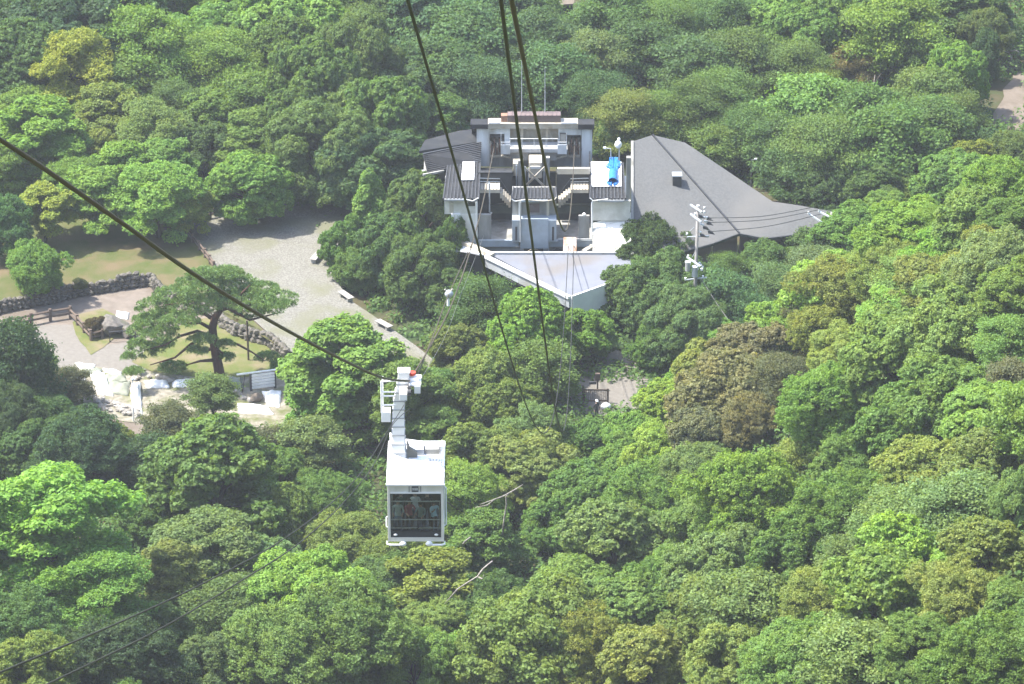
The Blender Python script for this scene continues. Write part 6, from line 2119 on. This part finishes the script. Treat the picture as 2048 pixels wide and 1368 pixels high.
MB().tube([(0, 0, 0), (0, 0, hgt)], [0.11, 0.09], 8).build('post', M['dark_steel'], dpole)
MB().tube([(0, 0, hgt - 0.05), (0.3, 0, hgt + 0.05)], 0.05, 6).build('arm', M['dark_steel'], dpole)
MB().box((0.2, -0.1, hgt + 0.02), (0.45, 0.1, hgt + 0.12)).build('lamp_head', M['porcelain'], dpole)

# ---- bare trees and dead limbs
def bare(label, segs, y, mat='dead_wood', name='dead_tree', cat='dead tree', base=None):
    """bare wood drawn limb by limb: pixel polylines with radii at distance y"""
    p0 = at_y(*segs[0][0][0], y)
    root = thing(name, label, cat, p0)
    rnd = random.Random(int(p0.x * 100))
    for k, (line, r0, r1) in enumerate(segs):
        n_ = len(line)
        dy = rnd.uniform(-1, 1) if k else 0
        pts = [at_y(u, v, y + dy * (i / max(1, n_ - 1)) * 0.8) - p0 for i, (u, v) in enumerate(line)]
        MB().tube(pts, [r0 + (r1 - r0) * i / (n_ - 1) for i in range(n_)], 6).build('trunk' if k == 0 else 'limb', M[mat], root, smooth=True)
    return root


yb = proj(on_ground(990, 1000, 7.5))
ycrown = on_ground(990, 1000, 9.0).y
bare('bare forked dead limb sticking out right of the cabin', [([(1005, 1068), (1008, 1040), (1013, 1010), (1012, 993), (1020, 985)], 0.065, 0.05), ([(1020, 985), (1035, 976), (1046, 969)], 0.055, 0.02), ([(1020, 985), (1005, 993), (985, 1000), (960, 1009)], 0.055, 0.02), ([(990, 998), (975, 1010), (950, 1015)], 0.05, 0.02)], ycrown, name='dead_branch', cat='branch')
ycr2 = on_ground(950, 1150, 9.0).y
bare('long grey dead trunk leaning in the gully below the cabin', [([(890, 1207), (915, 1178), (935, 1165), (955, 1153), (966, 1138)], 0.035, 0.07), ([(955, 1153), (965, 1158), (968, 1150)], 0.06, 0.03), ([(985, 1122), (975, 1130), (966, 1138)], 0.05, 0.06)], ycr2, name='dead_branch', cat='branch')
ycr3 = on_ground(935, 1080, 9.0).y
bare('short broken dead branch end right of the cabin floor', [([(926, 1088), (934, 1080), (941, 1074)], 0.07, 0.05), ([(928, 1084), (938, 1076)], 0.05, 0.03)], ycr3, name='dead_branch', cat='branch')
tb = at_z(1667, 425, 0.0).y - 1.0
bare('pale bare-trunked tree beside the far end of the grey roof', [([(1667, 428), (1664, 405), (1661, 385), (1663, 366)], 0.16, 0.09), ([(1663, 372), (1650, 352), (1640, 340)], 0.06, 0.02), ([(1663, 366), (1672, 345), (1680, 328)], 0.07, 0.02), ([(1662, 380), (1672, 370), (1690, 352)], 0.04, 0.015), ([(1661, 385), (1645, 370), (1630, 366)], 0.04, 0.015)], tb)
bare('white bare crooked tree at the dirt track in the upper right corner', [([(2030, 139), (2026, 125), (2021, 112), (2018, 104)], 0.11, 0.06), ([(2018, 104), (2030, 100), (2038, 104)], 0.06, 0.02), ([(2018, 106), (2008, 102)], 0.04, 0.02)], at_z(2030, 141, 0.05).y)
for lb, (us, vs0, vs1) in (('left of the bare stems at the upper right', (1742, 188, 150)), ('pale bare stem with two twigs among the yellowish trees at the upper right', (1820, 205, 165)), ('right of the bare stems at the upper right', (1838, 215, 172))):
    bare(lb if lb.startswith('pale') else 'thin grey bare stem, ' + lb, [([(us, vs1 + 55), (us + 3, vs0), (us + 8, vs1)], 0.09, 0.03), ([(us + 3, vs0), (us - 8, vs1 + 5)], 0.04, 0.015), ([(us + 5, (vs0 + vs1) / 2), (us + 20, vs1 - 3)], 0.03, 0.012)], on_ground(us, vs0, 1.5).y)
# ---- small hut in the wood at the top
hp_ = at_z(1130, 48, 0.0)
hut = thing('wooden_hut', 'small open hut with a plain brown roof in the wood at the top', 'hut', hp_)
MB().prism([(-0.95, -1.3, 2.5), (0.85, -1.3, 2.6), (1.0, 1.6, 3.5), (-0.6, 1.6, 3.4)], 0.15).build('roof', M['bare_soil'], hut)
MB().box((-0.8, 0.6, 0), (0.8, 0.75, 2.9)).build('back_wall', M['dark_void'], hut)  # dark board standing in for the shade under the roof
for x in (-0.8, 0.7):
    MB().box((x, -1.1, 0), (x + 0.12, -0.98, 2.4)).build('post', M['wood'], hut)
boulder(1152, 70, 0.05, 0.6, 0.6, 0.7, 'round grey-brown rock in front of the small hut', seed=15)
# ------------------------------------------------------------------ what each tree is called
MARKS = [('the ropeway cabin', 832, 1010), ('the station tower', 1070, 285), ('the grey hall roof', 1400, 380), ('the canopy roof', 1090, 545), ('the utility pole', 1393, 500), ('the tall pine', 430, 640), ('the gravel plaza', 570, 520),
         ('the log fence at the left edge', 80, 645), ('the brownish ridge trees', 1480, 770), ('the forked dead limb', 1000, 1005), ('the barred gate', 1190, 785), ('the big lime tree', 90, 1060),
         ('the big yellow-green maple', 140, 150), ('the white excavation heap', 205, 770), ('the dirt track', 2020, 190), ('the wide tiered tree', 700, 730), ('the upright hillside tree', 1500, 1010), ('the sumac-like tree', 420, 1110),
         ('the bottom olive crown', 1080, 1310), ('the wide yellow-green crown', 1820, 1140), ('the small golden crown', 1815, 400), ('the small hut', 1130, 25), ('the tall fresh crown', 1660, 820),
         ('the left wing roof', 920, 370), ('the bottom left corner', 20, 1350), ('the bottom right corner', 2030, 1350), ('the right edge', 2040, 760), ('the top left corner', 20, 20), ('the top right corner', 2030, 20), ('the tallest evergreen', 715, 150)]


def tree_label(t):
    size = 'small ' if t['w'] < 95 else 'large ' if t['w'] > 165 else ''
    best = None
    for nm, u, v in MARKS:
        du, dv = t['u'] - u, t['v'] - v
        dist = math.hypot(du, dv)
        if dist < 25:
            continue
        if best is None or dist < best[0]:
            best = (dist, nm, du, dv)
    dist, nm, du, dv = best
    hor = 'left' if du < 0 else 'right'
    ver = 'above' if dv < 0 else 'below'
    near = 'just ' if dist < 95 else ''
    if abs(du) > 2.4 * abs(dv):
        rel = f'{near}{hor} of'
    elif abs(dv) > 2.4 * abs(du):
        rel = f'{near}{ver}'
    else:
        rel = f'{near}{ver} and {hor} of'
    return f"{size}{LEAFCOL[t['col']][1]} {FORM[t['kind']]} tree {rel} {nm}"


ORD = ['first', 'second', 'third', 'fourth', 'fifth', 'sixth', 'seventh', 'eighth']
seen = {}
for t in TREES:
    if not t['label']:
        t['label'] = tree_label(t)
        seen.setdefault(t['label'], []).append(t)
for lb, ts in seen.items():
    if len(ts) > 1:
        us, vs_ = [t['u'] for t in ts], [t['v'] for t in ts]
        horiz = max(us) - min(us) >= max(vs_) - min(vs_)
        ts.sort(key=lambda t: t['u'] if horiz else t['v'])
        for i, t in enumerate(ts):
            if len(ts) == 2:
                w = ('left' if horiz else 'upper', 'right' if horiz else 'lower')[i] + ' of two'
            elif i == 0:
                w = 'leftmost' if horiz else 'topmost'
            elif i == len(ts) - 1:
                w = 'rightmost' if horiz else 'lowest'
            else:
                w = ORD[i] + (' from left' if horiz else ' from top')
            t['label'] = lb + ', ' + w
for t in TREES:
    prop(t['o'], ' '.join(t['label'].split()), 'tree', 'trees of the wooded valley and hillside')
# ------------------------------------------------------------------ humid summer air
def haze():
    m, nt = new_mat('haze')
    out = N(nt, 'ShaderNodeOutputMaterial')
    v = N(nt, 'ShaderNodeVolumePrincipled')
    v.inputs['Color'].default_value = (0.92, 0.96, 1.0, 1)
    v.inputs['Density'].default_value = 0.00015
    v.inputs['Anisotropy'].default_value = 0.2
    nt.links.new(v.outputs[0], out.inputs['Volume'])
    o = MB().box((-310, -40, -2.5), (310, 840, 178)).build('haze', m)
    prop(o, kind='stuff', label='thin humid haze over the valley')


haze()
